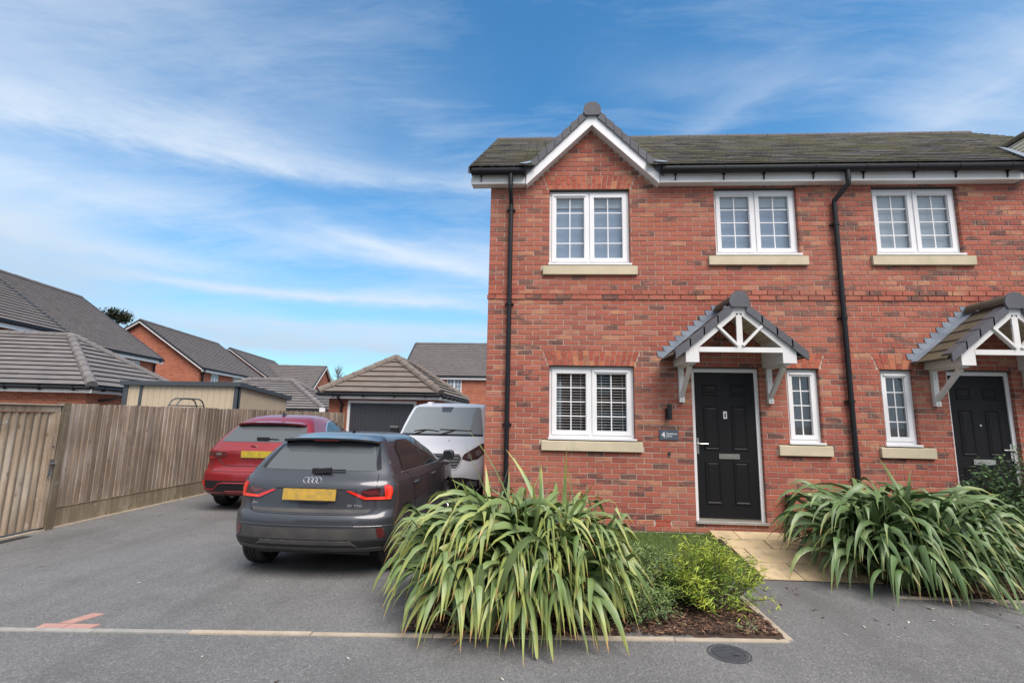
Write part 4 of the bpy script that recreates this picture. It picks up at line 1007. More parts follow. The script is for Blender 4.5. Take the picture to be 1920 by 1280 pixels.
b = MB(); b.box(1.757, 1.7595, DW - .0175, DW - .016, 1.40, 1.493); b.build('divider', 'letter', sg)
text('Hawthorne', .030, (1.770, DW - .0165, 1.452), sg, 'letter', off=.0006); text('Drive', .030, (1.770, DW - .0165, 1.421), sg, 'letter', off=.0006)
for xx in (1.674, 1.916):
    b = MB(); b.lathe([(0, -.003), (.006, -.002), (.006, 0)], (xx, DW - .016, 1.447), 'y', 8); b.build('screw', 'black', sg)
b = MB(); b.lathe([(0, -.03), (.012, -.03), (.018, -.02), (.018, 0)], (1.80, DW, 1.20), 'y', 14); b.box(1.79, 1.81, DW - .028, DW - .001, 1.165, 1.20)
tag(b.build('wall_outlet', 'steel', None), 'small grey round fitting on the brick below the house sign', 'wall fitting')
ds = thing('drain_pipe_stub', 'short black square pipe with a wedge shoe standing by the path against the wall', 'drain pipe', (3.35, DW, .18))
b = MB(); b.box(3.305, 3.375, DW - .10, DW - .03, .30, .69); b.build('pipe', 'blackpl', ds)
b = MB(); b.prism([(3.30, DW - .19, .17), (3.30, DW - .19, .24), (3.30, DW - .11, .40), (3.30, DW - .02, .40), (3.30, DW - .02, .17)], (.095, 0, 0)); b.build('shoe', 'blackpl', ds)

# ---------------------------------------------------------------- path, lawn, beds
def gzp(y): return max(0.0, min(0.185, (y - 5.66) / 1.44 * .185))
pt = thing('front_path', 'buff stone paved path leading up to the number 4 front door', 'path', (2.9, 6.3, 0)); pt['kind'] = 'structure'
rows = [(5.66, 6.10, [2.34, 2.9, 3.46, 3.62], 0), (6.10, 6.52, [2.34, 2.52, 3.12, 3.62], 0), (6.52, 7.11, [2.30, 2.85, 3.42, 3.62], 0)]
rows = [(5.665, 6.085, [2.36, 2.80, 3.40, 3.60]), (6.09, 6.50, [2.36, 2.50, 3.10, 3.60]), (6.505, 6.80, [2.33, 2.86, 3.42, 3.60]), (6.805, 7.10, [2.28, 2.60, 3.20, 3.62])]
for y0, y1, cx_ in rows:
    for a, c in zip(cx_, cx_[1:]):
        dz = random.uniform(-.003, .003); b = MB()
        b.prism([(a + .006, y0 + .006, gzp(y0) - .04 + dz), (c - .006, y0 + .006, gzp(y0) - .04 + dz), (c - .006, y1 - .006, gzp(y1) - .04 + dz), (a + .006, y1 - .006, gzp(y1) - .04 + dz)], (0, 0, .052)); b.build('paver', 'paver', pt)
b = MB(); b.quad((2.3, 5.66, .004), (3.62, 5.66, .004), (3.62, 7.12, .19), (2.3, 7.12, .19)); b.build('bedding', 'soil', pt)
# soil of the beds and the lawn by the wall
def patch(name, x0, x1, y0, y1, m, zf, n=24, amp=.012):
    b = MB(); nx = max(2, int((x1 - x0) * 10)); ny = max(2, int((y1 - y0) * 10)); rnd = random.Random(5)
    for j in range(ny + 1):
        for i in range(nx + 1):
            x, y = x0 + (x1 - x0) * i / nx, y0 + (y1 - y0) * j / ny; b.v.append((x, y, zf(x, y) + (rnd.uniform(-amp, amp))))
    for j in range(ny):
        for i in range(nx): q = j * (nx + 1) + i; b.f.append((q, q + 1, q + nx + 2, q + nx + 1)); b.mi.append(0)
    return struct(name, b, m, smooth=True, angle=80)
soil_z = lambda x, y: .014 + .012 * sin(3 * x) * sin(4 * y) + max(0, (y - 5.6)) * .09
b1 = patch('bed_soil', -1.02, 1.88, 4.02, 5.75, 'soil', lambda x, y: soil_z(x, y) if y > EAVE(x) + .05 else -.02)
lawn_z = lambda x, y: .02 + max(0, y - 5.5) * .075
patch('lawn', -.95, 2.335, 5.6, 7.12, 'lawn', lambda x, y: lawn_z(x, y), amp=.006)
patch('bed_soil', 3.63, 7.2, 5.30, 7.12, 'soil', lambda x, y: .02 + max(0, y - 5.5) * .09)

# bark chips, grass, litter: nobody could count them
def chips(name, regions, n, m, zf, size, label):
    b = MB(); rnd = random.Random(9)
    for _ in range(n):
        x0, x1, y0, y1 = rnd.choices(regions, weights=[(r[1] - r[0]) * (r[3] - r[2]) for r in regions])[0]
        x, y = rnd.uniform(x0, x1), rnd.uniform(y0, y1)
        if y < EAVE(x) + .05 and x < 1.9: continue
        L = rnd.uniform(*size); w = L * rnd.uniform(.25, .6); z = zf(x, y) + rnd.uniform(.004, .02); a = rnd.uniform(0, 6.28)
        tx = Vector((cos(a), sin(a), rnd.uniform(-.35, .35))) * (L / 2); ty = Vector((-sin(a), cos(a), rnd.uniform(-.4, .4))) * (w / 2); c = Vector((x, y, z)); t = Vector((0, 0, .004))
        b.prism([c - tx, c - ty, c + tx, c + ty * rnd.uniform(.5, 1)], t); tone = rnd.random() ** 1.8; b.tone += [tone] * 8
    return tag(b.build(name, m, None), label, 'mulch', kind='stuff')
chips('bark_mulch', [(-1.0, 1.87, 4.03, 5.7), (3.66, 7.1, 5.31, 6.9)], 17000, 'chip', soil_z, (.015, .055), 'loose dark bark chips covering the planting beds')
b = MB(); rnd = random.Random(4)
for _ in range(15000):
    x, y = rnd.uniform(-.9, 2.36), rnd.uniform(5.62, 7.10)
    if rnd.random() < .06: x, y = rnd.uniform(3.55, 3.72), rnd.uniform(6.4, 7.08)
    z = lawn_z(x, y); h = rnd.uniform(.02, .055); a = rnd.uniform(0, 6.28); w = .0035; lx, ly = rnd.uniform(-.025, .025), rnd.uniform(-.025, .025)
    b.add([(x - cos(a) * w, y - sin(a) * w, z), (x + cos(a) * w, y + sin(a) * w, z), (x + lx * .5 + w * .4, y + ly * .5, z + h * .65), (x + lx, y + ly, z + h)], [(0, 1, 2), (0, 2, 3)]); t = rnd.random() ** 1.5; b.tone += [t] * 4
tag(b.build('grass', 'grass', None), 'short green lawn grass between the bed and the house wall', 'grass', kind='stuff')
b = MB()
for _ in range(150):
    x, y = rnd.uniform(-6.5, 6), rnd.uniform(1.2, 9)
    if rnd.random() < .45: x, y = rnd.uniform(2.0, 5.2), rnd.uniform(4.3, 5.6)
    if -1.3 < x < 1.95 and 4.0 < y < 7.2: continue
    z = .004 + (gzp(y) + .01 if 2.36 < x < 3.6 and y > 5.66 else 0); L = rnd.uniform(.006, .028); a = rnd.uniform(0, 6.28)
    c = Vector((x, y, z)); tx = Vector((cos(a), sin(a), .1)) * L; ty = Vector((-sin(a), cos(a), .2)) * L * .35; b.prism([c - tx, c - ty, c + tx, c + ty], (0, 0, .003)); b.tone += [rnd.choice([0, .1, .2, 1, 1])] * 8
tag(b.build('leaf_litter', vcol_leaf('litter_bits', (.05, .03, .02), (.55, .52, .45), .8), None), 'scattered bits of dry leaf and pale grit on the asphalt', 'litter', kind='stuff')

# ---------------------------------------------------------------- timber fence and gate
FX = -6.8
fe = thing('timber_fence', 'long weathered closeboard timber fence along the left side of the driveway', 'fence', (FX, 11, 0))
rnd = random.Random(11); y = 6.79; i = 0
while y < 16.9:
    w = rnd.uniform(.088, .108); zt = 1.725 + rnd.uniform(-.010, .008); zb = .275
    b = MB(); tl = rnd.uniform(-.004, .004)
    b.prism([(FX + .004, y, zb), (FX + .026, y + .004, zb), (FX + .012 + tl, y + w + .012, zb), (FX + .002, y + w + .012, zb)], (tl, rnd.uniform(-.006, .006), zt - zb)); b.build('board', 'wood', fe); y += w; i += 1
y = 6.80
while y < 16.8:
    e = min(y + 2.4, 16.95); b = MB(); b.box(FX - .012, FX + .022, y + .004, e, .01, .272); b.box(FX - .012, FX + .03, y + .004, e, .2725, .284); b.build('gravel_board', 'woodgreen', fe)
    b = MB()
    for z in (.45, 1.0, 1.5): b.box(FX - .045, FX - .0, y, e, z, z + .07)
    b.build('rail', 'wood', fe); y = e
for y in (9.2, 11.6, 14.0, 16.4):
    b = MB(); b.box(FX - .13, FX - .046, y - .04, y + .04, 0, 1.70); b.build('post', 'wood', fe)
gt = thing('timber_gate', 'weathered timber gate of rounded vertical boards at the near end of the fence', 'gate', (FX, 6.2, 0))
y = 5.06; rnd = random.Random(2)
while y < 6.58:
    w = .098; n_ = 6; b = MB(); arc = [(FX + .014 + .020 * sin(pi * k / n_), y + .004 + (w - .008) * k / n_) for k in range(n_ + 1)]
    b.prism([(FX - .006, y + .004, .05)] + [(p, q, .05) for p, q in arc] + [(FX - .006, y + w - .004, .05)], (0, 0, 1.55 if y > 5.35 else 1.55)); b.build('board', 'woodgate', gt, smooth=True, angle=30); y += w
b = MB(); b.box(FX - .01, FX + .046, 5.05, 6.66, 1.605, 1.69); b.build('top_rail', 'woodgate', gt)
b = MB(); b.box(FX - .03, FX + .066, 5.02, 6.70, 1.692, 1.71); b.build('capping', 'kerb', gt)
b = MB(); b.box(FX - .02, FX + .055, 6.585, 6.66, .05, 1.603); b.build('stile', 'woodgate', gt)
b = MB(); b.box(FX - .04, FX + .07, 6.675, 6.785, 0, 1.73); b.build('post', 'woodgreen', gt)
b = MB(); b.box(FX + .0555, FX + .066, 6.60, 6.65, .74, .96); b.tube([(FX + .075, 6.60, .90), (FX + .085, 6.66, .90)], .012, 8); b.tube([(FX + .08, 6.625, .80), (FX + .08, 6.625, .74), (FX + .08, 6.60, .71), (FX + .08, 6.57, .74)], .008, 8); b.build('latch', 'galv', gt)
b = MB(); b.lathe([(.0, .006), (.016, .006), (.016, 0)], (FX + .056, 6.62, 1.13), 'x', 10); b.build('keyhole', 'galv', gt)
b = MB(); b.box(FX - .05, FX + .06, 5.65, 5.66, 1.45, 1.46); ring = [(FX + .075, 5.90 + .055 * cos(q), 1.50 + .06 * sin(q)) for q in [pi * .1 - pi * 1.25 * k / 10 for k in range(11)]]; b.tube(ring, .008, 8)
b.build('ring_handle', 'galv', gt)

# ---------------------------------------------------------------- garden shed behind the fence
sh = thing('garden_shed', 'cream clad garden shed with slate grey trims behind the fence', 'shed', (-8.7, 12.8, 0))
sx0, sx1, sy0, sy1 = -10.2, -7.3, 11.6, 13.95
y = sx0
n_ = int((sx1 - sx0) / .145)
for i in range(n_):
    a = sx0 + (sx1 - sx0) * i / n_; c = sx0 + (sx1 - sx0) * (i + 1) / n_; b = MB(); b.box(a + .003, c - .003, sy0, sy0 + .03, .05, 2.26); b.build('cladding_board', 'shed', sh)
n_ = int((sy1 - sy0) / .125)
for i in range(n_):
    a = sy0 + .031 + (sy1 - sy0 - .05) * i / n_; c = sy0 + .031 + (sy1 - sy0 - .05) * (i + 1) / n_; b = MB(); b.prism([(sx1, a + .003, .05), (sx1, c - .003, .05), (sx1, c - .003, 2.28 - (c - sy0) * .094), (sx1, a + .003, 2.28 - (a - sy0) * .094)], (-.03, 0, 0)); b.build('cladding_board', 'shed', sh)
b = MB(); b.box(sx0 + .05, sx1 - .05, sy0 + .05, sy1, 0.05, 2.0); b.build('wall', 'shedtrim', sh)
for xa, xb in ((sx0 - .02, sx0 + .10), (sx0 + .40, sx0 + .47), (sx1 - .10, sx1 + .02)):
    b = MB(); b.box(xa, xb, sy0 - .02, sy0 - .001, 0, 2.265); b.build('corner_trim', 'shedtrim', sh)
b = MB(); b.box(sx1 + .001, sx1 + .02, sy0 - .02, sy0 + .07, 0, 2.265); b.build('corner_trim', 'shedtrim', sh)
b = MB(); b.prism([(sx0 - .08, sy0 - .08, 2.27), (sx0 - .08, sy0 - .08, 2.375), (sx0 - .08, sy1 + .1, 2.375 - .23), (sx0 - .08, sy1 + .1, 2.27 - .23)], (sx1 - sx0 + .16, 0, 0)); b.build('roof', 'shedtrim', sh)
ar = thing('metal_arch_rack', 'small dark steel rack with curved ends showing above the fence in front of the shed', 'metal rack', (-7.2, 9.6, 0))
for xo in (0, -.16):
    b = MB(); P = lambda y, z: (-7.0 + xo, y, z)
    b.tube([P(9.16, .02), P(9.16, 1.62), P(9.20, 1.77), P(9.28, 1.86), P(9.38, 1.90)], .013, 8); b.build('hoop', 'steel', ar, smooth=True)
    b = MB(); b.tube([P(10.02, .02), P(10.02, 1.60), P(9.99, 1.76), P(9.92, 1.86), P(9.82, 1.90)], .013, 8); b.build('hoop', 'steel', ar, smooth=True)
    b = MB(); b.tube([P(9.38, 1.90), P(9.82, 1.90)], .013, 8); b.tube([P(9.19, 1.76), P(10.0, 1.76)], .010, 8); b.build('rail', 'steel', ar, smooth=True)
for y in (9.38, 9.82):
    b = MB(); b.tube([(-7.0, y, 1.90), (-7.16, y, 1.90)], .011, 8); b.build('cross_bar', 'steel', ar, smooth=True)

# ---------------------------------------------------------------- garages and far houses
def uvbasis(ang):      # u along the building, v to its right... depth axis d, right axis n
    return Vector((-sin(ang), cos(ang), 0)), Vector((cos(ang), sin(ang), 0))
def tiled_slope(parent, e0, e1, t0, t1, m, gauge=.33, name='roof_tile', thick=.06, asrows=True, cap=300):
    """courses of tile between eave edge e0-e1 and upper edge t0-t1"""
    e0, e1, t0, t1 = map(Vector, (e0, e1, t0, t1)); L = ((t0 + t1) / 2 - (e0 + e1) / 2).length
    nrm = (e1 - e0).cross(t0 - e0 + (t1 - e1)).normalized()
    if nrm.z < 0: nrm = -nrm
    n = max(3, round(max((t0 - e0).length * 0 + L, .1) / gauge)); b = MB()
    b.quad(e0, e1, t1, t0); b.build('roof_felt', 'tile_dark', parent)
    up = (t0 - e0)
    b2 = []
    for i in range(n):
        a, c = i / n, min(1, (i + 1) / n + .02)
        p0, p1 = e0.lerp(t0, a), e1.lerp(t1, a); q0, q1 = e0.lerp(t0, c), e1.lerp(t1, c)
        bb = MB(); lift = nrm * thick
        dn_ = nrm * -.016; bb.add([p0 + lift + dn_, p1 + lift + dn_, q1 - nrm * .01, q0 - nrm * .01, p0 + lift, p1 + lift, q1 + nrm * .004, q0 + nrm * .004], [(0, 1, 5, 4), (4, 5, 6, 7), (0, 4, 7, 3), (1, 2, 6, 5), (0, 3, 2, 1)])
        bb.build('tile_course', m, parent)
def ridge_run(parent, a, c, r, m, seg=.45, name='ridge_tile'):
    a, c = Vector(a), Vector(c); L = (c - a).length; n = max(1, round(L / seg))
    for i in range(n):
        b = MB(); p, q = a.lerp(c, i / n), a.lerp(c, (i + 1) / n - .006 / L)
        b.tube([p, q], [r * 1.06, r * .96], 10); b.build(name, m, parent, smooth=True)
def hip_garage(name, label, corner, ang, wid, dep, eave, rise, inset, m_tile, m_brick, left=False, group=None, over=.28, gauge=.33, ground=0, inset2=None):
    """corner: near right eave corner; building runs wid to the left (-n) and dep back (d)"""
    d, n = uvbasis(ang); o = Vector((corner[0], corner[1], 0))
    t = thing(name, label, 'garage', (corner[0], corner[1], ground), group)
    P = lambda u, v, z: o - n * u + d * v + Vector((0, 0, z))       # u leftward, v back
    b = MB(); q = [P(over, over, ground), P(wid - over, over, ground), P(wid - over, dep - over, ground), P(over, dep - over, ground)]
    b.prism(q, (0, 0, eave - ground - .02)); b.build('wall', m_brick, t)
    i2 = inset if inset2 is None else inset2
    if wid > dep: r0, r1 = P(inset, dep / 2, eave + rise), P(wid - i2, dep / 2, eave + rise)
    else: r0, r1 = P(wid / 2, inset, eave + rise), P(wid / 2, dep - inset, eave + rise)
    c = [P(0, 0, eave), P(wid, 0, eave), P(wid, dep, eave), P(0, dep, eave)]
    rf = MB(); rf.prism([x - Vector((0, 0, .03)) for x in c], (0, 0, .02)); roof = rf.build('roof', 'tile_dark', t)
    if wid > dep:
        tiled_slope(roof, c[0], c[1], r0, r1, m_tile, gauge); tiled_slope(roof, c[3], c[0], r0, r0, m_tile, gauge); tiled_slope(roof, c[2], c[3], r1, r0, m_tile, gauge); tiled_slope(roof, c[1], c[2], r1, r1, m_tile, gauge)
        hips = [(c[0], r0), (c[3], r0), (c[1], r1), (c[2], r1)]
    else:
        tiled_slope(roof, c[0], c[1], r0, r0, m_tile, gauge); tiled_slope(roof, c[3], c[0], r1, r0, m_tile, gauge); tiled_slope(roof, c[2], c[3], r1, r1, m_tile, gauge); tiled_slope(roof, c[1], c[2], r0, r1, m_tile, gauge)
        hips = [(c[0], r0), (c[1], r0), (c[2], r1), (c[3], r1)]
    up = Vector((0, 0, .02))
    for a, e in hips: ridge_run(roof, a + up, e + up, .14, m_tile, name='hip_tile')
    ridge_run(roof, r0 + up, r1 + up, .11, m_tile)
    for i in range(4):
        a, e = c[i], c[(i + 1) % 4]; dirv = (e - a).normalized(); outw = Vector((dirv.y, -dirv.x, 0))
        if outw.dot(a - (r0 + r1) / 2) < 0: outw = -outw
        b = MB(); b.bar(a - Vector((0, 0, .13)) - outw * .02, e - Vector((0, 0, .13)) - outw * .02, .03, .16); b.build('fascia', 'board', t)
        b = MB(); b.tube([a - Vector((0, 0, .06)) + outw * .05, e - Vector((0, 0, .06)) + outw * .05], .055, 8); g = b.build('gutter', 'blackgut', t, smooth=True)
        k = int((e - a).length / .9)
        for j in range(k):
            p = a.lerp(e, (j + .5) / k) - Vector((0, 0, .075)) + outw * .05; b = MB(); b.bar(p - dirv * .015, p + dirv * .015, .13, .15); b.build('gutter_bracket', 'blackgut', g)
        b = MB(); b.quad(a - Vector((0, 0, .2)), e - Vector((0, 0, .2)), e - outw * over - Vector((0, 0, .2)), a - outw * over - Vector((0, 0, .2))); b.build('soffit', 'board', t)
    return t, P
# the one facing us at the end of the drive
g1, P1 = hip_garage('brick_garage', 'brick garage with a ribbed dark grey door at the end of the driveway', (-3.42, 16.85), 0, 4.3, 6.4, 2.42, 1.43, 1.8, 'tile_gar', 'brick_gar')
yf = 17.13
b = MB(); b.box(-6.75, -6.66, yf - .02, yf - .001, 0, 2.16); b.box(-4.40, -4.31, yf - .02, yf - .001, 0, 2.16); b.box(-6.66, -4.40, yf - .02, yf - .001, 2.07, 2.16); b.build('door_frame', 'white', g1)
b = MB(); b.box(-6.659, -4.401, yf - .008, yf - .001, 0.02, 2.069); gd_ = b.build('garage_door', 'gardoor', g1)
for i in range(23):
    x = -6.65 + i * .098; b = MB(); b.prism([(x, yf - .008, .03), (x + .02, yf - .026, .03), (x + .06, yf - .026, .03), (x + .08, yf - .008, .03)], (0, 0, 2.03)); b.build('rib', 'gardoor', gd_)
b = MB(); b.tube([(-7.0, yf - .33, 2.33), (-7.0, yf - .33, 2.24), (-6.92, yf - .07, 2.02), (-6.96, yf - .06, 1.9), (-6.96, yf - .06, 0)], .045, 8); b.build('downpipe', 'blackgut', g1, smooth=True)
# the one on the left behind the fence
g2, P2 = hip_garage('brick_garage', 'brick garage with a wide pale grey hipped roof behind the timber gate', (-13.44, 14.09), radians(10.5), 6.4, 5.6, 2.36, 1.86, 2.75, 'tile_garl', 'brick_gar', gauge=.30, inset2=.8)
b = MB(); q = P2(.02, .9, 0) if 0 else Vector((-13.62, 14.9, 0)); b.tube([(-13.45, 15.3, 2.28), (-13.45, 15.3, 2.12), (-13.75, 15.1, 1.98), (-14.05, 14.55, 1.9), (-14.05, 14.5, .2)], .045, 8); b.build('downpipe', 'blackgut', g2, smooth=True)
# low roof beyond the shed
g3_, P3 = hip_garage('brick_garage', 'low hipped garage roof just beyond the shed, left of the end garage', (-9.75, 22.0), radians(8), 7.0, 5.4, 1.86, 1.45, 2.5, 'tile_garl', 'brick_gar', gauge=.26, ground=-.4)

def far_house(label, corner, ang, length, half, eave, ridge, m_tile='tile_far', group='brick houses beyond the driveway', wins=(), gaugex=.34, chim=False, ends=True, wing=None, backdepth=None):
    """corner: near end of the eave facing right; ridge runs along d. wins: (v, z, w, h) on the right-hand wall"""
    d, n = uvbasis(ang); o = Vector((corner[0], corner[1], 0)); t = thing('brick_house', label, 'house', (corner[0], corner[1], 0), group)
    P = lambda u, v, z: o - n * u + d * v + Vector((0, 0, z))
    ov = .25
    b = MB(); q = [P(ov, ov, 0), P(2 * half - ov, ov, 0), P(2 * half - ov, length - ov, 0), P(ov, length - ov, 0)]; b.prism(q, (0, 0, eave - .05))
    sl = (ridge - eave) / half
    for v in (ov, length - ov - .01): b.prism([P(ov, v, eave - .05), P(2 * half - ov, v, eave - .05), P(half, v, ridge - .2)], d * .01)
    b.build('wall', 'brick_far', t)
    c = [P(0, 0, eave), P(0, length, eave), P(half, length, ridge), P(half, 0, ridge), P(2 * half, 0, eave), P(2 * half, length, eave)]
    rb = MB(); dn = Vector((0, 0, -.07)); rb.quad(c[0] + dn, c[1] + dn, c[2] + dn, c[3] + dn); rb.quad(c[4] + dn, c[5] + dn, c[2] + dn, c[3] + dn); roof = rb.build('roof', 'tile_dark', t)
    tiled_slope(roof, c[0], c[1], c[3], c[2], m_tile, gaugex); tiled_slope(roof, c[4], c[5], c[3], c[2], m_tile, gaugex)
    ridge_run(roof, c[3], c[2], .12, m_tile, 1.2)
    for v, e in ((0, -1), (length, 1)):
        for u in (0, 2 * half):
            b = MB(); a_, z_ = P(u, v, eave - .14) + d * e * .0, P(half, v, ridge - .14)
            b.bar(a_, z_, .05, .22, d); b.build('bargeboard', 'white', t)
            b = MB(); b.bar(P(u, v, eave + .02), P(half, v, ridge + .02), .16, .09, (0, 0, 1)); b.build('verge', 'tile_dark', t)
    for u, s in ((0, 1), (2 * half, -1)):
        b = MB(); b.bar(P(u, 0, eave - .19), P(u, length, eave - .19), .03, .22); b.build('fascia', 'white', t)
        b = MB(); b.tube([P(u, 0, eave - .07) + n * .06 * s, P(u, length, eave - .07) + n * .06 * s], .065, 8); b.build('gutter', 'blackgut', t)
    for face, v, z, w, h in wins:
        if face == 'r': O, ax, nr = P(ov, v, z), d, n
        else: O, ax, nr = P(v, ov, z), n, -d
        b = MB(); Z = Vector((0, 0, 1)); b.prism([O, O + ax * w, O + ax * w + Z * h, O + Z * h], nr * .03); wf = b.build('window', 'white', t)
        fr = .07; k = 2 if w > .8 else 1
        for i in range(k):
            a_ = O + ax * (w * i / k + fr) + Z * fr + nr * .031; b = MB(); ww, hh = w / k - 2 * fr, h - 2 * fr
            b.prism([a_, a_ + ax * ww, a_ + ax * ww + Z * hh, a_ + Z * hh], nr * .01); b.build('pane', 'farglass', wf)
            b = MB(); b.bar(a_ + ax * ww / 2 + nr * .015, a_ + ax * ww / 2 + nr * .015 + Z * hh, .03, .01, nr)
            for r in (1, 2): b.bar(a_ + Z * hh * r / 3 + nr * .0152, a_ + Z * hh * r / 3 + nr * .0152 + ax * ww, .01, .03, Z)
            b.build('glazing_bar', 'white', wf)
        b = MB(); b.bar(O - Z * .05 - ax * .1 + nr * .03, O - Z * .05 + ax * (w + .1) + nr * .03, .12, .1); b.build('sill', 'stone', wf)
    return t, P
m = mat('far_glass', (.16, .20, .24), .1, ior=1.8); MAT['farglass'] = m
AN = radians(9.6)
hZ, PZ = far_house('nearest brick house at the far left edge, its dark verge slanting down', (-19.6, 12.1), AN, 8.5, 5.4, 5.0, 8.95, gaugex=.27)
hA, PA = far_house('brick house behind the left garage with one white window under its long grey roof', (-22.95, 20.8), AN, 10.0, 5.45, 5.0, 8.9, gaugex=.27, wins=[('r', 6.9, 3.45, 1.15, 1.2), ('r', 2.0, 3.45, 1.15, 1.2)])
b = MB(); b.tube([PA(-.05, 9.7, 4.85), PA(.12, 9.4, 4.6), PA(.15, 9.4, 0)], .06, 8); b.build('downpipe', 'blackgut', hA)
hB, PB = far_house('brick house with its red gable end facing the camera, middle of the left-hand row', (-25.46, 35.6), AN, 12.4, 4.75, 5.0, 8.42, gaugex=.30, wins=[('r', 2.1, 3.5, 1.1, 1.2), ('r', 6.0, 3.5, 1.1, 1.2), ('r', 9.6, 3.5, 1.1, 1.2)])
b = MB(); b.tube([PB(-.05, .4, 4.85), PB(.15, .6, 4.5), PB(.15, .6, 0)], .07, 8); b.build('downpipe', 'blackgut', hB)
hC, PC = far_house('small distant brick house at the end of the left-hand row', (-28.1, 50.6), AN, 13.0, 4.75, 5.0, 8.4, gaugex=.34, wins=[('r', 3, 3.5, 1.1, 1.2)])
# house facing us beyond the end garage: ridge parallel to ours
hR, PR = far_house('wide brick house with a paired white window seen above the end garage', (-11.45, 39.8), radians(-90), 15.5, 4.4, 4.98, 8.25, gaugex=.32, group='brick houses beyond the driveway', wins=[('r', 3.82, 3.5, 1.2, 1.25), ('r', 10.0, 3.5, 1.2, 1.25)])
hL, PL = far_house('distant brick house with a grey roof and tiny windows left of the end garage', (-36.2, 52.6), radians(-84), 11.0, 3.9, 4.65, 7.35, gaugex=.36, wins=[('r', 9.35, 3.4, .75, .95), ('r', 6.2, 3.4, .75, .95), ('r', 2.2, 3.4, .75, .95)])
hO, PO = far_house('brick house across the street behind the camera, seen only as a reflection in glass and car paint', (14.5, -17.5), radians(90), 13.0, 4.6, 5.0, 8.3, group=None, wins=[('r', 2.0, 3.4, 1.2, 1.2), ('r', 6.0, 3.4, 1.2, 1.2), ('r', 10.0, 3.4, 1.2, 1.2), ('r', 2.0, .9, 1.2, 1.2), ('r', 9.0, .9, 1.8, 1.3)])
hO['label'] = 'brick house across the street, visible only as a reflection in the windows'
hP, PP = far_house('second brick house across the street, visible only in reflections', (-1.5, -18.5), radians(90), 14.0, 4.6, 5.0, 8.3, group=None, wins=[('r', 2.0, 3.4, 1.2, 1.2), ('r', 6.0, 3.4, 1.2, 1.2), ('r', 10.0, 3.4, 1.2, 1.2), ('r', 2.0, .9, 1.2, 1.2), ('r', 9.0, .9, 1.8, 1.3)])
b = MB(); b.box(-9.05, -8.82, 19.95, 20.0, 1.75, 1.92); tag(b.build('meter_box', 'white', None), 'tiny white meter box on the wall beside the end garage', 'meter box')

# trees
def evergreen(name, label, c, h, w, m, seed, n=5200, size=.5, bare=False):
    t = thing(name, label, 'tree', c); rnd = random.Random(seed); b = MB()
    b.tube([(c[0], c[1], 0), (c[0] + .1, c[1], h * .5), (c[0], c[1], h * .95)], [.28, .18, .04], 8); tr = b.build('trunk', 'bark', t)
    limbs = MB(); cr = MB()
    for i in range(46):
        z = h * rnd.uniform(.35, .98); a = rnd.uniform(0, 6.28); L = w * (1.15 - (z / h) ** 2 * .98) * rnd.uniform(.6, 1.1); e = Vector((c[0] + cos(a) * L, c[1] + sin(a) * L, z + L * rnd.uniform(.15, .6)))
        s = Vector((c[0], c[1], z)); limbs.tube([s, s.lerp(e, .5) + Vector((0, 0, -.05 * L)), e], [.07, .04, .012], 5)
        if bare:
            for k in range(7):
                p = s.lerp(e, rnd.uniform(.3, 1)); limbs.tube([p, p + Vector((rnd.uniform(-.6, .6), rnd.uniform(-.6, .6), rnd.uniform(.3, 1.0)))], [.02, .006], 4)
            continue
        for k in range(n // 46):
            u = rnd.uniform(.25, 1.08); p = s.lerp(e, u) + Vector((rnd.gauss(0, .22), rnd.gauss(0, .22), rnd.gauss(0, .18)))
            q = rnd.uniform(0, 6.28); dd = Vector((cos(q), sin(q), rnd.uniform(-.2, .9))).normalized() * size * rnd.uniform(.25, .6); sd = Vector((-sin(q), cos(q), rnd.uniform(-.5, .5))) * size * .10
            cr.add([p - sd, p + sd, p + dd], [(0, 1, 2)]); cr.tone += [rnd.random()] * 3
    limbs.build('branches', 'bark' if not bare else 'twig', t)
    if not bare: cr.build('crown', m, t, kind='stuff')
evergreen('conifer_tree', 'dark ragged evergreen tree rising between the two left-hand roofs', (-42.3, 46.0, 0), 11.6, 3.0, 'conifer', 3, n=5200, size=.85)
evergreen('bare_tree', 'leafless winter tree showing faintly over the end garage roof', (-31.5, 75.0, 0), 8.9, 1.9, 'conifer', 8, bare=True)
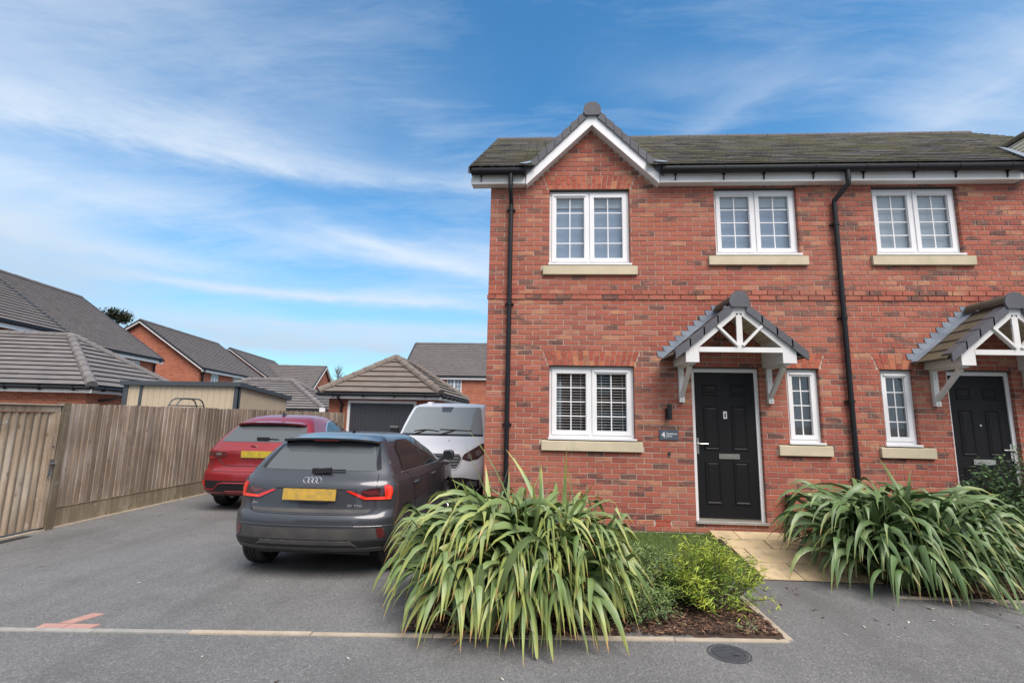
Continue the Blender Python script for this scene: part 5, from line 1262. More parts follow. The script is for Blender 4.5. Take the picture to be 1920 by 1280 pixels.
# ---------------------------------------------------------------- vehicles
def pchip(xs, ys, x):
    n = len(xs)
    if x <= xs[0]: return ys[0]
    if x >= xs[-1]: return ys[-1]
    h = [xs[i + 1] - xs[i] for i in range(n - 1)]; dl = [(ys[i + 1] - ys[i]) / h[i] for i in range(n - 1)]
    m = [dl[0]] + [0 if dl[i - 1] * dl[i] <= 0 else 2 * dl[i - 1] * dl[i] / (dl[i - 1] + dl[i]) for i in range(1, n - 1)] + [dl[-1]]
    i = max(j for j in range(n - 1) if xs[j] <= x); t = (x - xs[i]) / h[i]
    return ((1 + 2 * t) * (1 - t) ** 2 * ys[i] + t * (1 - t) ** 2 * h[i] * m[i] + t * t * (3 - 2 * t) * ys[i + 1] + t * t * (t - 1) * h[i] * m[i + 1])
class Car:
    """body lofted from level outlines. local frame: x across, y away from the near end, z up."""
    def __init__(s, root, levels, arches, sub=34, en=.72, ef=.7):
        s.root = root; s.ox, s.oy = root.location.x, root.location.y
        zs = [l[0] for l in levels]; s.levels = levels
        zz = []
        for a, b_ in zip(zs, zs[1:]):
            k = max(1, round((b_ - a) / .035))
            zz += [a + (b_ - a) * i / k for i in range(k)]
        zz.append(zs[-1])
        rings = []
        for z in zz:
            w, y0, y1, r0, r1 = [pchip(zs, [l[i] for l in levels], z) for i in range(1, 6)]
            pts = []
            NR, NS, NF = 9, 16, 9
            for i in range(NR):
                a = pi / 2 * i / NR; pts.append((w * sin(a) ** en if a > 0 else 0, y0 + r0 * (1 - cos(a) ** en)))
            for i in range(NS + 1):
                t = i / NS; y = y0 + r0 + (y1 - r1 - y0 - r0) * t; pts.append((w * (1 - .02 * abs(2 * t - .9) ** 2.5), y))
            for i in range(1, NF + 1):
                a = pi / 2 * (1 - i / NF); pts.append((w * .976 * (sin(a) ** ef if a > 0 else 0), y1 - r1 * (1 - cos(pi / 2 - a) ** 1 if False else 1 - cos(a) ** ef)))
            full = [(x, y, z) for x, y in pts] + [(-x, y, z) for x, y in pts[1:-1][::-1]]
            rings.append(full)
        n = len(rings[0]); b = MB()
        for r in rings: b.v += [(p[0] + s.ox, p[1] + s.oy, p[2]) for p in r]
        for i in range(len(rings) - 1):
            for j in range(n): b.f.append((i * n + j, i * n + (j + 1) % n, (i + 1) * n + (j + 1) % n, (i + 1) * n + j)); b.mi.append(0)
        half = n // 2
        for base, flip in ((0, True), ((len(rings) - 1) * n, False)):
            for k in range(half):
                a, c, e, g = base + k, base + k + 1, base + (n - k - 1) % n, base + (n - k) % n
                q = [a, c, e, g]; q2 = []
                for v in q:
                    if v not in q2: q2.append(v)
                if len(q2) > 2: b.f.append(tuple(q2 if not flip else q2[::-1])); b.mi.append(0)
        o = b.build('body', s.paint, root); s.body = o
        bm = bmesh.new(); bm.from_mesh(o.data); s.bvh = BVHTree.FromBMesh(bm); bm.free()
        # wheel arches
        for (ya, za, ra) in arches:
            c = MB(); c.lathe([(0, -1.3), (ra, -1.3), (ra, -.56), (0, -.56)], (s.ox, s.oy + ya, za), 'x', 40); c1 = c.build('cut', 'black', None)
            c = MB(); c.lathe([(0, .56), (ra, .56), (ra, 1.3), (0, 1.3)], (s.ox, s.oy + ya, za), 'x', 40); c2 = c.build('cut', 'black', None)
            for cc in (c1, c2):
                cc.data.transform(Matrix.Translation(-Vector(root.location)) if False else Matrix.Identity(4))
                md = o.modifiers.new('b', 'BOOLEAN'); md.object = cc; md.operation = 'DIFFERENCE'; md.solver = 'EXACT'
                dgr = bpy.context.evaluated_depsgraph_get(); me = bpy.data.meshes.new_from_object(o.evaluated_get(dgr)); o.modifiers.clear(); o.data = me; bpy.data.objects.remove(cc)
        o.data.materials.clear(); o.data.materials.append(MAT[s.paint]); o.data.shade_smooth(); o.data.set_sharp_from_angle(angle=radians(38))
    def decal(s, poly, name, m, axis='y', off=.004, side=1, step=.04, parent=None, edge=.006, nudge=0.0, mirror_=False, smooth=True):
        """convex outline in (x,z) seen from the near end, or (y,z) seen from a side, laid on the body"""
        bm = bmesh.new(); us = [p[0] for p in poly]; vs = [p[1] for p in poly]
        u0, u1, v0, v1 = min(us), max(us), min(vs), max(vs); nu, nv = max(1, int((u1 - u0) / step) + 1), max(1, int((v1 - v0) / step) + 1)
        g = [[bm.verts.new((u0 + (u1 - u0) * i / nu, 0, v0 + (v1 - v0) * j / nv)) for i in range(nu + 1)] for j in range(nv + 1)]
        for j in range(nv):
            for i in range(nu): bm.faces.new((g[j][i], g[j][i + 1], g[j + 1][i + 1], g[j + 1][i]))
        area = sum(poly[i][0] * poly[(i + 1) % len(poly)][1] - poly[(i + 1) % len(poly)][0] * poly[i][1] for i in range(len(poly)))
        P = poly if area > 0 else poly[::-1]
        for i in range(len(P)):
            a, c = P[i], P[(i + 1) % len(P)]; nx, nz = c[1] - a[1], -(c[0] - a[0])
            if abs(nx) + abs(nz) < 1e-9: continue
            bmesh.ops.bisect_plane(bm, geom=bm.verts[:] + bm.edges[:] + bm.faces[:], plane_co=(a[0], 0, a[1]), plane_no=(nx, 0, nz), clear_outer=True)
        if not bm.faces: bm.free(); return None
        nm = {}
        R = s.root.location
        for v in bm.verts:
            u, z = v.co.x, v.co.z
            if axis == 'y': o_, d_ = Vector((u, -3, z)), Vector((0, 1, 0))
            elif axis == 'x': o_, d_ = Vector((3 * side, u, z)), Vector((-side, 0, 0))
            else: o_, d_ = Vector((u, z, 4)), Vector((0, 0, -1))
            hit, nrm, _, _ = s.bvh.ray_cast(o_, d_)
            if hit is None or (axis == 'y' and hit.y > 3): hit, nrm, _, _ = s.bvh.find_nearest(o_ + d_ * 3.0 if axis == 'y' else o_ + d_ * 2.2)
            if nrm.dot(-d_) < 0: nrm = -nrm
            nm[v] = nrm; v.co = hit + nrm * off
        rim = [e for e in bm.edges if e.is_boundary]
        r = bmesh.ops.extrude_edge_only(bm, edges=rim)
        newv = [e for e in r['geom'] if isinstance(e, bmesh.types.BMVert)]
        tree = {}
        for v in newv:
            best = min(nm, key=lambda q: (q.co - v.co).length_squared); v.co = v.co - nm[best] * (off + edge)
        bmesh.ops.recalc_face_normals(bm, faces=bm.faces)
        me = bpy.data.meshes.new(name); bm.to_mesh(me); bm.free(); me.materials.append(MAT[m])
        if smooth: me.shade_smooth(); me.set_sharp_from_angle(angle=radians(40))
        o = bpy.data.objects.new(name, me); COL.objects.link(o); o.parent = parent or s.root
        return o
    def both(s, poly, name, m, **k):
        if k.get('axis', 'y') == 'y':
            s.decal(poly, name, m, **k); return s.decal([(-x, z) for x, z in poly], name, m, **k)
        s.decal(poly, name, m, side=1, **k); return s.decal(poly, name, m, side=-1, **k)
    def hit(s, x, z):
        h, n_, _, _ = s.bvh.ray_cast(Vector((x, -3, z)), Vector((0, 1, 0))); return h
    def line(s, pts, name, m, w=.004, axis='y', side=1, off=.001, parent=None):
        """panel gap drawn as a thin dark tube half sunk in the skin"""
        out = []
        for a, c in zip(pts, pts[1:]):
            k = max(1, int(hypot(c[0] - a[0], c[1] - a[1]) / .05))
            for i in range(k + (1 if c is pts[-1] else 0)):
                u, z = a[0] + (c[0] - a[0]) * i / k, a[1] + (c[1] - a[1]) * i / k
                if axis == 'y': h = s.bvh.ray_cast(Vector((u, -3, z)), Vector((0, 1, 0)))
                else: h = s.bvh.ray_cast(Vector((3 * side, u, z)), Vector((-side, 0, 0)))
                if h[0] is not None and (axis != 'y' or h[0].y < 2.5): out.append(h[0] + h[1] * off + Vector((s.ox, s.oy, 0)))
        if len(out) < 2: return
        b = MB(); b.tube(out, w, 6); return b.build(name, m, parent or s.root, smooth=True)
def wheel(root, x, y, r, w, outer, spokes=5, rimr=None):
    ox, oy = root.location.x + x, root.location.y + y; s = outer; rr = rimr or r * .70
    b = MB(); hw = w / 2
    prof = [(rr, -hw * .9), (r * .90, -hw), (r * .97, -hw * .86), (r, -hw * .6)]
    for g in (-.38, 0, .38): prof += [(r, hw * g - .012), (r - .008, hw * g - .008), (r - .008, hw * g + .008), (r, hw * g + .012)]
    prof += [(r, hw * .6), (r * .97, hw * .86), (r * .90, hw), (rr, hw * .9)]
    b.lathe(prof, (ox, oy, r), 'x', 40); wh = b.build('wheel', 'tyre', root, smooth=True, angle=30)
    b = MB(); b.lathe([(rr + .004, s * hw * .88), (rr * .97, s * hw * .80), (rr * .93, s * hw * .35), (rr * .93, -s * hw * .8), (rr, -s * hw * .85)], (ox, oy, r), 'x', 36)
    b.lathe([(0, s * hw * .62), (.05, s * hw * .62), (.065, s * hw * .5), (.065, s * hw * .1), (0, s * hw * .1)], (ox, oy, r), 'x', 20)
    for k in range(spokes):
        a = 2 * pi * k / spokes + .3
        for da in (-.16, .16):
            p = Vector((ox + s * hw * .50, oy + cos(a) * .05, r + sin(a) * .05)); q = Vector((ox + s * hw * .66, oy + cos(a + da) * rr * .95, r + sin(a + da) * rr * .95)); b.bar(p, q, .03, .028, (1, 0, 0))
    b.build('rim', 'rim', wh)
    b = MB(); b.lathe([(0, s * .01), (rr * .82, s * .01), (rr * .82, -s * .01), (0, -s * .01)], (ox, oy, r), 'x', 30); b.build('brake_disc', 'black', wh)

# --- dark grey hatchback, seen from behind
a1 = thing('parked_car', 'dark metallic grey hatchback with a four-ring badge, parked nose-in beside the house', 'car', (-2.335, 5.0, 0))
#      z     w    near  far   rn   rf
LV = [(.255, .74, .17, 3.86, .22, .45), (.28, .79, .10, 3.95, .24, .45), (.32, .815, .055, 4.0, .26, .5), (.40, .832, .02, 4.02, .28, .5), (.52, .846, .0, 4.03, .31, .5), (.60, .850, .003, 4.03, .32, .5), (.635, .852, .02, 4.03, .32, .5), (.66, .853, .062, 4.02, .31, .5),
      (.72, .853, .075, 4.0, .31, .5), (.82, .850, .085, 3.92, .31, .5), (.90, .845, .095, 3.78, .30, .5), (.945, .832, .112, 3.55, .28, .5), (.975, .812, .150, 3.3, .25, .5), (1.00, .79, .185, 3.02, .22, .45), (1.04, .775, .225, 2.90, .20, .4),
      (1.15, .715, .325, 2.66, .17, .38), (1.26, .645, .435, 2.38, .17, .36), (1.325, .602, .51, 2.2, .18, .35), (1.37, .57, .56, 2.05, .20, .34), (1.403, .50, .68, 1.9, .25, .34), (1.422, .40, .86, 1.75, .28, .30), (1.430, .22, 1.05, 1.6, .2, .2)]
Car.paint = 'paint_grey'
A = Car(a1, LV, [(.68, .315, .365), (3.24, .315, .365)], en=.80)
body = A.body
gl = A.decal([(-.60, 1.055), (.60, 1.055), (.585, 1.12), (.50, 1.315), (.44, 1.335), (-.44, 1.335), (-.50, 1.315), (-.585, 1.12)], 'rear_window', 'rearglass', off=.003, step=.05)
A.both([(.60, 1.055), (.655, 1.07), (.56, 1.30), (.50, 1.315), (.585, 1.12)], 'window_surround', 'blackgloss', off=.0035)
# roof spoiler over the glass
b = MB(); ox, oy = a1.location.x, a1.location.y
sp = [(-.545, .52, 1.345), (-.50, .43, 1.362), (-.30, .395, 1.378), (0, .385, 1.383), (.30, .395, 1.378), (.50, .43, 1.362), (.545, .52, 1.345)]
top = [(x, y + .26, min(1.408, z + .024)) for x, y, z in sp]; th = .022
n = len(sp); vs = [(x + ox, y + oy, z) for x, y, z in sp] + [(x * 1.0 + ox, y + oy, z) for x, y, z in top] + [(x + ox, y + oy + .01, z - th) for x, y, z in sp] + [(x + ox, y + oy, z - .05) for x, y, z in top]
fs = []
for i in range(n - 1): fs += [(i, i + 1, n + i + 1, n + i), (2 * n + i, i, n + i, 3 * n + i)][:1] + [(2 * n + i + 1, 2 * n + i, 3 * n + i, 3 * n + i + 1), (2 * n + i, 2 * n + i + 1, i + 1, i)]
fs += [(0, n, 3 * n, 2 * n), (n - 1, 2 * n - 1, 4 * n - 1, 3 * n - 1)]
b.add(vs, fs); spo = b.build('roof_spoiler', 'paint_grey', a1, smooth=True, angle=50)
b = MB(); b.box(ox - .14, ox + .14, oy + .388, oy + .394, 1.350, 1.360); b.build('brake_light', 'lampdark', a1)
# tail lamps: smoked body, bright lower blade and outer block
TL = [(.355, .872), (.60, .892), (.765, .935), (.80, .905), (.808, .84), (.795, .775), (.54, .775)]
for s in (-1, 1):
    q = [(s * x, z) for x, z in TL]; lp = A.decal(q, 'tail_lamp', 'lampsmoke', off=.006, step=.03)
    A.decal([(s * x, z) for x, z in [(.395, .866), (.43, .868), (.585, .812), (.845, .812), (.85, .785), (.565, .785)]][:0] or [(s * .365, .868), (s * .41, .869), (s * .58, .805), (s * .542, .787)], 'lamp_blade', 'lampred', off=.009, step=.03, parent=lp)
    A.decal([(s * .542, .787), (s * .58, .808), (s * .77, .812), (s * .792, .80), (s * .792, .782)], 'lamp_blade', 'lampbright', off=.009, step=.03, parent=lp)
    A.decal([(s * .745, .79), (s * .725, .918), (s * .76, .93), (s * .797, .90), (s * .804, .85), (s * .792, .79)], 'lamp_block', 'lampred', off=.0088, step=.02, parent=lp)
    A.decal([(s * .768, .805), (s * .752, .905), (s * .768, .91), (s * .793, .87), (s * .788, .805)], 'lamp_blade', 'lampbright', off=.0115, step=.02, parent=lp)
    A.decal([(s * .50, .862), (s * .66, .878), (s * .70, .83), (s * .60, .826)], 'lamp_lens', 'lampdark', off=.0085, step=.03, parent=lp)
A.line([(-.37, .885), (0, .89), (.37, .885)], 'panel_gap', 'black', .007)
A.line([(-.655, .955), (-.66, .80), (-.655, .70), (-.625, .655), (-.55, .645), (0, .64), (.55, .645), (.625, .655), (.655, .70), (.66, .80), (.655, .955), (.64, 1.03)], 'panel_gap', 'black', .0035)
A.decal([(-.60, .655), (.60, .655), (.62, .69), (-.62, .69)], 'lower_trim', 'grime', off=.003)
h = A.hit(0, .83).y
b = MB(); b.prism([(ox - .275, oy + h - .028, .775), (ox + .275, oy + h - .028, .775), (ox + .275, oy + h - .018, .885), (ox - .275, oy + h - .018, .885)], (0, .012, 0)); pl = b.build('number_plate', 'plate', a1)
b = MB(); b.box(ox - .20, ox + .20, oy + h - .03, oy + h + .02, .758, .773); b.build('plate_trim', 'black', a1)
# four rings
h = A.hit(0, .955).y
b = MB()
for i in range(4):
    cx_ = ox + (i - 1.5) * .043; ring = [(cx_ + .029 * cos(q), oy + h - .006 + .014 * sin(q) * .4, .965 + .029 * sin(q)) for q in [2 * pi * k / 22 for k in range(23)]]; b.tube(ring, .0045, 6, caps=False)
b.build('ring_badge', 'badge', a1, smooth=True)
def carrtext(car, st, size, x, z, m='badge', sx=1.25):
    hh = car.hit(x + .02, z + .02); return text(st, size, (car.ox + x, car.oy + hh.y - .004, z), car.root, m, 'badge_lettering', sx=sx, ext=.002)
carrtext(A, 'A', .046, -.628, .715, sx=1.3); carrtext(A, '1', .034, -.588, .715, sx=1.3)
carrtext(A, '30 TFSI', .034, .385, .715, sx=1.55)
# wiper
b = MB(); h = A.hit(.05, 1.05); b.bar((ox - .03, oy + h.y - .03, 1.045), (ox + .16, oy + h.y - .035, 1.062), .05, .03, (0, 1, 0)); b.bar((ox + .16, oy + h.y - .02, 1.062), (ox + .30, oy + h.y - .012, 1.064), .012, .016, (0, 1, 0)); b.box(ox - .05, ox - .0, oy + h.y - .035, oy + h.y + .02, 1.03, 1.075); b.build('rear_wiper', 'black', a1)
# bumper insert, reflectors, diffuser
A.decal([(-.76, .41), (.76, .41), (.77, .515), (-.77, .515)], 'bumper_insert', 'grime', off=.0035, step=.05)
A.line([(-.82, .535), (-.4, .54), (.4, .54), (.82, .535)], 'bumper_crease', 'paint_grey', .006)
A.both([(.715, .425), (.775, .43), (.755, .52), (.695, .515)], 'reflector', 'lampdark', off=.0085, step=.03)
A.decal([(-.76, .295), (.76, .295), (.79, .395), (-.79, .395)], 'diffuser', 'black', off=.006, step=.05)
A.decal([(-.50, .36), (.50, .36), (.46, .395), (-.46, .395)], 'diffuser_blade', 'grime', off=.012, step=.05); A.both([(.46, .395), (.50, .36), (.62, .335), (.58, .325), (.45, .365)], 'diffuser_blade', 'grime', off=.0125, step=.05)
A.decal([(-.60, .30), (.60, .30), (.62, .325), (-.62, .325)], 'diffuser_blade', 'grime', off=.011, step=.05); A.both([(.60, .30), (.74, .30), (.74, .33), (.62, .33)], 'diffuser_blade', 'grime', off=.0115, step=.05)
# antenna
b = MB(); b.prism([(ox - .01 + .05, oy + .98, 1.408), (ox + .05, oy + 1.14, 1.41), (ox + .05, oy + 1.02, 1.46)], (.014, 0, 0)); b.build('roof_aerial', 'blackgloss', a1)
# sides: glass, pillars, gaps, handles, sills, mirrors
RW = [(.74, 1.03), (1.68, 1.0), (1.62, 1.30), (1.40, 1.335), (1.02, 1.325), (.86, 1.25)]
FW = [(1.76, 1.0), (2.78, .99), (2.55, 1.13), (2.22, 1.30), (2.0, 1.335), (1.69, 1.335)]
for s in (-1, 1):
    A.decal([(.66, 1.015), (2.86, .975), (2.60, 1.14), (2.26, 1.325), (2.0, 1.352), (1.0, 1.350), (.80, 1.28)], 'window_surround', 'blackgloss', axis='x', side=s, off=.002, step=.06)
    A.decal(RW, 'side_window', 'carglass', axis='x', side=s, off=.005, step=.06); A.decal(FW, 'side_window', 'carglass', axis='x', side=s, off=.005, step=.06)
    A.line([(.66, 1.012), (1.7, .99), (2.86, .975)], 'window_trim', 'badge', .006, axis='x', side=s, off=.003)
    A.line([(1.72, 1.34), (1.72, .98), (1.76, .6), (1.74, .28)], 'door_gap', 'black', .005, axis='x', side=s)
    A.line([(.84, 1.0), (.98, .82), (1.06, .62), (1.10, .28)], 'door_gap', 'black', .005, axis='x', side=s); A.line([(2.86, .98), (2.84, .6), (2.80, .28)], 'door_gap', 'black', .005, axis='x', side=s)
    for y_ in (1.08, 2.02):
        hh = A.bvh.ray_cast(Vector((3 * s, y_, .87)), Vector((-s, 0, 0)))[0]; b = MB(); xx = ox + hh.x + s * .02
        b.tube([(xx - s * .03, oy + y_ - .09, .865), (xx, oy + y_ - .07, .868), (xx, oy + y_ + .07, .870), (xx - s * .03, oy + y_ + .09, .870)], .013, 8); b.build('door_handle', 'paint_grey', a1, smooth=True)
    A.decal([(1.05, .20), (2.85, .20), (2.85, .27), (1.05, .27)], 'side_sill', 'black', axis='x', side=s, off=.012, step=.1)
    A.line([(.35, .95), (1.2, .915), (2.9, .90)], 'shoulder_crease', 'paint_grey', .012, axis='x', side=s, off=-.006)
    b = MB(); mx = ox + s * .92; b.prism([(mx - .09, oy + 2.70, .985), (mx + .085, oy + 2.70, 1.0), (mx + .09, oy + 2.71, 1.10), (mx + .05, oy + 2.71, 1.135), (mx - .07, oy + 2.70, 1.125)], (0, .09, .005)); mr = b.build('door_mirror', 'paint_grey', a1)
    md = mr.modifiers.new('b', 'BEVEL'); md.width = .02; md.segments = 3
    b = MB(); b.prism([(mx - .075, oy + 2.697, 1.0), (mx + .07, oy + 2.697, 1.01), (mx + .075, oy + 2.697, 1.09), (mx + .04, oy + 2.697, 1.12), (mx - .06, oy + 2.697, 1.11)], (0, -.004, 0)); b.build('mirror_glass', 'carglass', mr)
    b = MB(); b.bar((ox + s * .79, oy + 2.74, .985), (ox + s * .85, oy + 2.73, 1.01), .06, .03); b.build('mirror_arm', 'black', mr)
A.decal([(-.62, 2.95), (.62, 2.95), (.46, 2.24), (-.46, 2.24)], 'windscreen', 'carglass', axis='z', off=.004, step=.08)
for yy_ in (.68, 3.24):
    for s in (-1, 1): wheel(a1, s * .745, yy_, .315, .215, s)
b = MB(); b.box(ox - .60, ox + .60, oy + .25, oy + 3.8, .22, .27); b.build('underbody', 'black', a1)

# --- red crossover beyond it
jg = thing('parked_car', 'red metallic crossover parked by the fence beyond the dark grey hatchback', 'car', (-4.77, 8.2, 0))
LV = [(.26, .86, .17, 4.2, .22, .5), (.30, .88, .09, 4.3, .22, .5), (.40, .91, .03, 4.36, .24, .55), (.50, .918, .0, 4.39, .26, .55), (.60, .922, .0, 4.395, .28, .55), (.66, .922, .02, 4.39, .28, .55), (.69, .921, .06, 4.39, .28, .55),
      (.80, .92, .10, 4.36, .28, .55), (.90, .918, .095, 4.25, .28, .55), (.98, .912, .085, 4.1, .28, .55), (1.02, .90, .11, 3.9, .26, .55), (1.06, .88, .16, 3.55, .25, .5), (1.12, .865, .21, 3.3, .25, .48), (1.18, .83, .27, 3.15, .25, .46),
      (1.30, .76, .40, 2.85, .26, .44), (1.42, .69, .53, 2.55, .28, .42), (1.48, .655, .60, 2.4, .30, .4), (1.53, .61, .70, 2.25, .32, .4), (1.575, .55, .86, 2.1, .34, .36), (1.608, .44, 1.08, 1.95, .3, .3), (1.622, .25, 1.35, 1.75, .12, .12)]
Car.paint = 'paint_red'
J = Car(jg, LV, [(.84, .36, .415), (3.52, .36, .415)])
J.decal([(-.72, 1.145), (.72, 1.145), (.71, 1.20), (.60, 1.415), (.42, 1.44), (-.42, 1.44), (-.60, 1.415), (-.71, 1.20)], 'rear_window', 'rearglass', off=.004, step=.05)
ox, oy = jg.location.x, jg.location.y
b = MB(); sp = [(-.60, .56, 1.445), (-.5, .48, 1.465), (-.25, .45, 1.478), (0, .44, 1.482), (.25, .45, 1.478), (.5, .48, 1.465), (.60, .56, 1.445)]
top = [(x * .95, y + .42, z + .055) for x, y, z in sp]; n = len(sp)
vs = [(x + ox, y + oy, z) for x, y, z in sp] + [(x + ox, y + oy, z) for x, y, z in top] + [(x + ox, y + oy + .02, z - .03) for x, y, z in sp] + [(x + ox, y + oy, z - .1) for x, y, z in top]; fs = []
for i in range(n - 1): fs += [(i, i + 1, n + i + 1, n + i), (2 * n + i + 1, 2 * n + i, 3 * n + i, 3 * n + i + 1), (2 * n + i, 2 * n + i + 1, i + 1, i)]
fs += [(0, n, 3 * n, 2 * n), (n - 1, 2 * n - 1, 4 * n - 1, 3 * n - 1)]; b.add(vs, fs); b.build('roof_spoiler', 'paint_red', jg, smooth=True, angle=50)
J.both([(.50, .92), (.52, .985), (.80, .985), (.895, .96), (.895, .90), (.80, .87), (.66, .87)], 'tail_lamp', 'lampdark', off=.008, step=.04)
J.both([(.60, .935), (.61, .97), (.72, .965), (.70, .925)], 'lamp_lens', 'lampclear', off=.011, step=.03); J.both([(.66, .872), (.80, .872), (.895, .90), (.895, .915), (.80, .893), (.67, .89)], 'lamp_blade', 'lampred', off=.011, step=.03)
J.decal([(-.50, .995), (.50, .995), (.46, 1.01), (-.46, 1.01)], 'tailgate_lip', 'paint_red', off=.012)
b = MB(); b.prism([(ox - .26, oy + .075, .895), (ox + .26, oy + .075, .895), (ox + .26, oy + .066, 1.005), (ox - .26, oy + .066, 1.005)], (0, .02, 0)); b.build('number_plate', 'plate2', jg)
J.line([(-.66, .865), (-.60, .80), (-.52, .755), (.52, .755), (.60, .80), (.66, .865)], 'panel_gap', 'black', .006)
J.line([(-.78, .86), (-.76, .70), (-.70, .665), (.70, .665), (.76, .70), (.78, .86)], 'panel_gap', 'black', .004)
J.decal([(-.80, .34), (.80, .34), (.83, .52), (-.83, .52)], 'lower_bumper', 'black', off=.006, step=.06)
J.line([(-.84, .37), (-.66, .375), (-.56, .47), (-.48, .485), (.48, .485), (.56, .47), (.66, .375), (.84, .37)], 'bumper_blade', 'paint_red', .014, off=.008)
J.line([(-.46, .35), (.46, .35)], 'bumper_blade', 'paint_red', .010, off=.010)
J.both([(.84, .42), (.875, .42), (.875, .52), (.84, .52)], 'reflector', 'lampred', off=.010, step=.04)
h = J.hit(0, 1.20); b = MB(); b.bar((ox - .10, oy + h.y - .03, 1.205), (ox + .10, oy + h.y - .035, 1.205), .05, .04, (0, 1, 0)); b.bar((ox + .10, oy + h.y - .02, 1.205), (ox + .26, oy + h.y - .015, 1.195), .014, .016, (0, 1, 0)); b.build('rear_wiper', 'black', jg)
h = J.hit(-.05, 1.07); b = MB(); b.tube([(ox - .16, oy + h.y - .005, 1.083), (ox - .11, oy + h.y - .006, 1.085), (ox - .06, oy + h.y - .006, 1.077), (ox - .03, oy + h.y - .003, 1.055)], [.004, .008, .007, .003], 6)
b.tube([(ox - .12, oy + h.y - .006, 1.083), (ox - .115, oy + h.y - .003, 1.065)], .004, 5); b.build('leaping_badge', 'blackgloss', jg, smooth=True)
b = MB(); b.prism([(ox - .02, oy + .98, 1.585), (ox - .02, oy + 1.20, 1.605), (ox - .02, oy + 1.02, 1.665)], (.02, 0, 0)); b.build('roof_aerial', 'blackgloss', jg)
for s in (-1, 1):
    J.decal([(1.10, 1.16), (3.15, 1.08), (2.75, 1.32), (2.35, 1.505), (2.05, 1.545), (1.55, 1.50), (1.25, 1.36)], 'window_surround', 'badge', axis='x', side=s, off=.002, step=.06)
    J.decal([(1.16, 1.18), (1.44, 1.172), (1.44, 1.42), (1.30, 1.345)], 'side_window', 'carglass', axis='x', side=s, off=.005, step=.06)
    J.decal([(1.47, 1.17), (2.12, 1.145), (2.08, 1.52), (1.85, 1.515), (1.58, 1.48), (1.47, 1.43)], 'side_window', 'carglass', axis='x', side=s, off=.005, step=.06)
    J.decal([(2.17, 1.143), (3.05, 1.105), (2.72, 1.30), (2.34, 1.48), (2.14, 1.52)], 'side_window', 'carglass', axis='x', side=s, off=.005, step=.06)
    J.line([(2.13, 1.15), (2.18, .7), (2.16, .36)], 'door_gap', 'black', .005, axis='x', side=s)
    b = MB(); mx = ox + s * 1.02; b.prism([(mx - .10, oy + 2.98, 1.10), (mx + .09, oy + 2.98, 1.11), (mx + .09, oy + 2.99, 1.23), (mx - .08, oy + 2.99, 1.24)], (0, .10, 0)); mr = b.build('door_mirror', 'blackgloss', jg); md = mr.modifiers.new('b', 'BEVEL'); md.width = .025; md.segments = 3
    b = MB(); b.bar((ox + s * .86, oy + 3.0, 1.11), (ox + s * .95, oy + 3.02, 1.14), .06, .03); b.build('mirror_arm', 'black', mr)
for yy_ in (.84, 3.52):
    for s in (-1, 1): wheel(jg, s * .80, yy_, .36, .235, s)
b = MB(); b.box(ox - .75, ox + .75, oy + .2, oy + 4.2, .25, .32); b.tube([(ox - .52, oy + .12, .30), (ox - .52, oy + .30, .30)], .04, 10); b.build('underbody', 'black', jg)

jg.rotation_euler[2] = radians(5)

# --- white van, facing us
vn = thing('parked_van', 'white panel van facing the camera between the grey hatchback and the house corner', 'van', (-2.07, 9.60, 0))
LV = [(.22, .88, .10, 5.2, .30, .2), (.30, .94, .04, 5.25, .32, .2), (.42, .97, .0, 5.3, .34, .2), (.55, .985, .0, 5.3, .36, .2), (.70, .99, .03, 5.3, .38, .2), (.82, .99, .07, 5.3, .42, .2), (.94, .988, .12, 5.3, .46, .2), (1.02, .985, .22, 5.3, .44, .2), (1.10, .98, .40, 5.3, .38, .2), (1.18, .972, .62, 5.3, .32, .2),
      (1.235, .96, .76, 5.3, .26, .2), (1.28, .945, .84, 5.3, .26, .2), (1.45, .915, 1.02, 5.3, .26, .2), (1.65, .875, 1.24, 5.3, .26, .2), (1.80, .84, 1.42, 5.3, .27, .2), (1.865, .82, 1.52, 5.3, .28, .2), (1.91, .78, 1.66, 5.28, .34, .25), (1.945, .70, 1.88, 5.25, .36, .3), (1.962, .55, 2.15, 5.1, .35, .3), (1.968, .3, 2.4, 4.8, .2, .2)]
Car.paint = 'paint_white'
V = Car(vn, LV, [(.93, .34, .40), (3.86, .34, .40)], en=.80)
ox, oy = vn.location.x, vn.location.y
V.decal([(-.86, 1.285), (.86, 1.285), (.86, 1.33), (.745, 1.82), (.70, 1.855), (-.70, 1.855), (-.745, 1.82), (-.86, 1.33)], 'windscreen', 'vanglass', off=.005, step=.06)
V.decal([(-.88, 1.245), (.88, 1.245), (.86, 1.285), (-.86, 1.285)], 'scuttle', 'black', off=.004, step=.06)
V.decal([(-.13, 1.855), (.13, 1.855), (.10, 1.74), (-.10, 1.74)], 'sensor_housing', 'steel', off=.008, step=.06)
for s, a_, c_ in ((1, -.05, .62), (1, -.60, -.06)):
    b = MB(); pts = []
    for i in range(9):
        x = a_ + (c_ - a_) * i / 8; z = 1.335 + (.03 * sin(pi * i / 8) if a_ < -.3 else .045 - .02 * i / 8); h = V.hit(x, z)
        pts.append((ox + x, oy + h.y - .022, z))
    b.tube(pts, .011, 6); h = V.hit(a_ + .1, 1.27); b.bar((ox + a_ - .0, oy + V.hit(a_, 1.26).y - .03, 1.265), pts[4], .022, .014, (0, 1, 0)); b.build('wiper', 'black', vn)
HL = [(.56, .84), (.70, .80), (.86, .84), (.95, .93), (.96, 1.12), (.90, 1.11), (.74, 1.01), (.60, .92)]
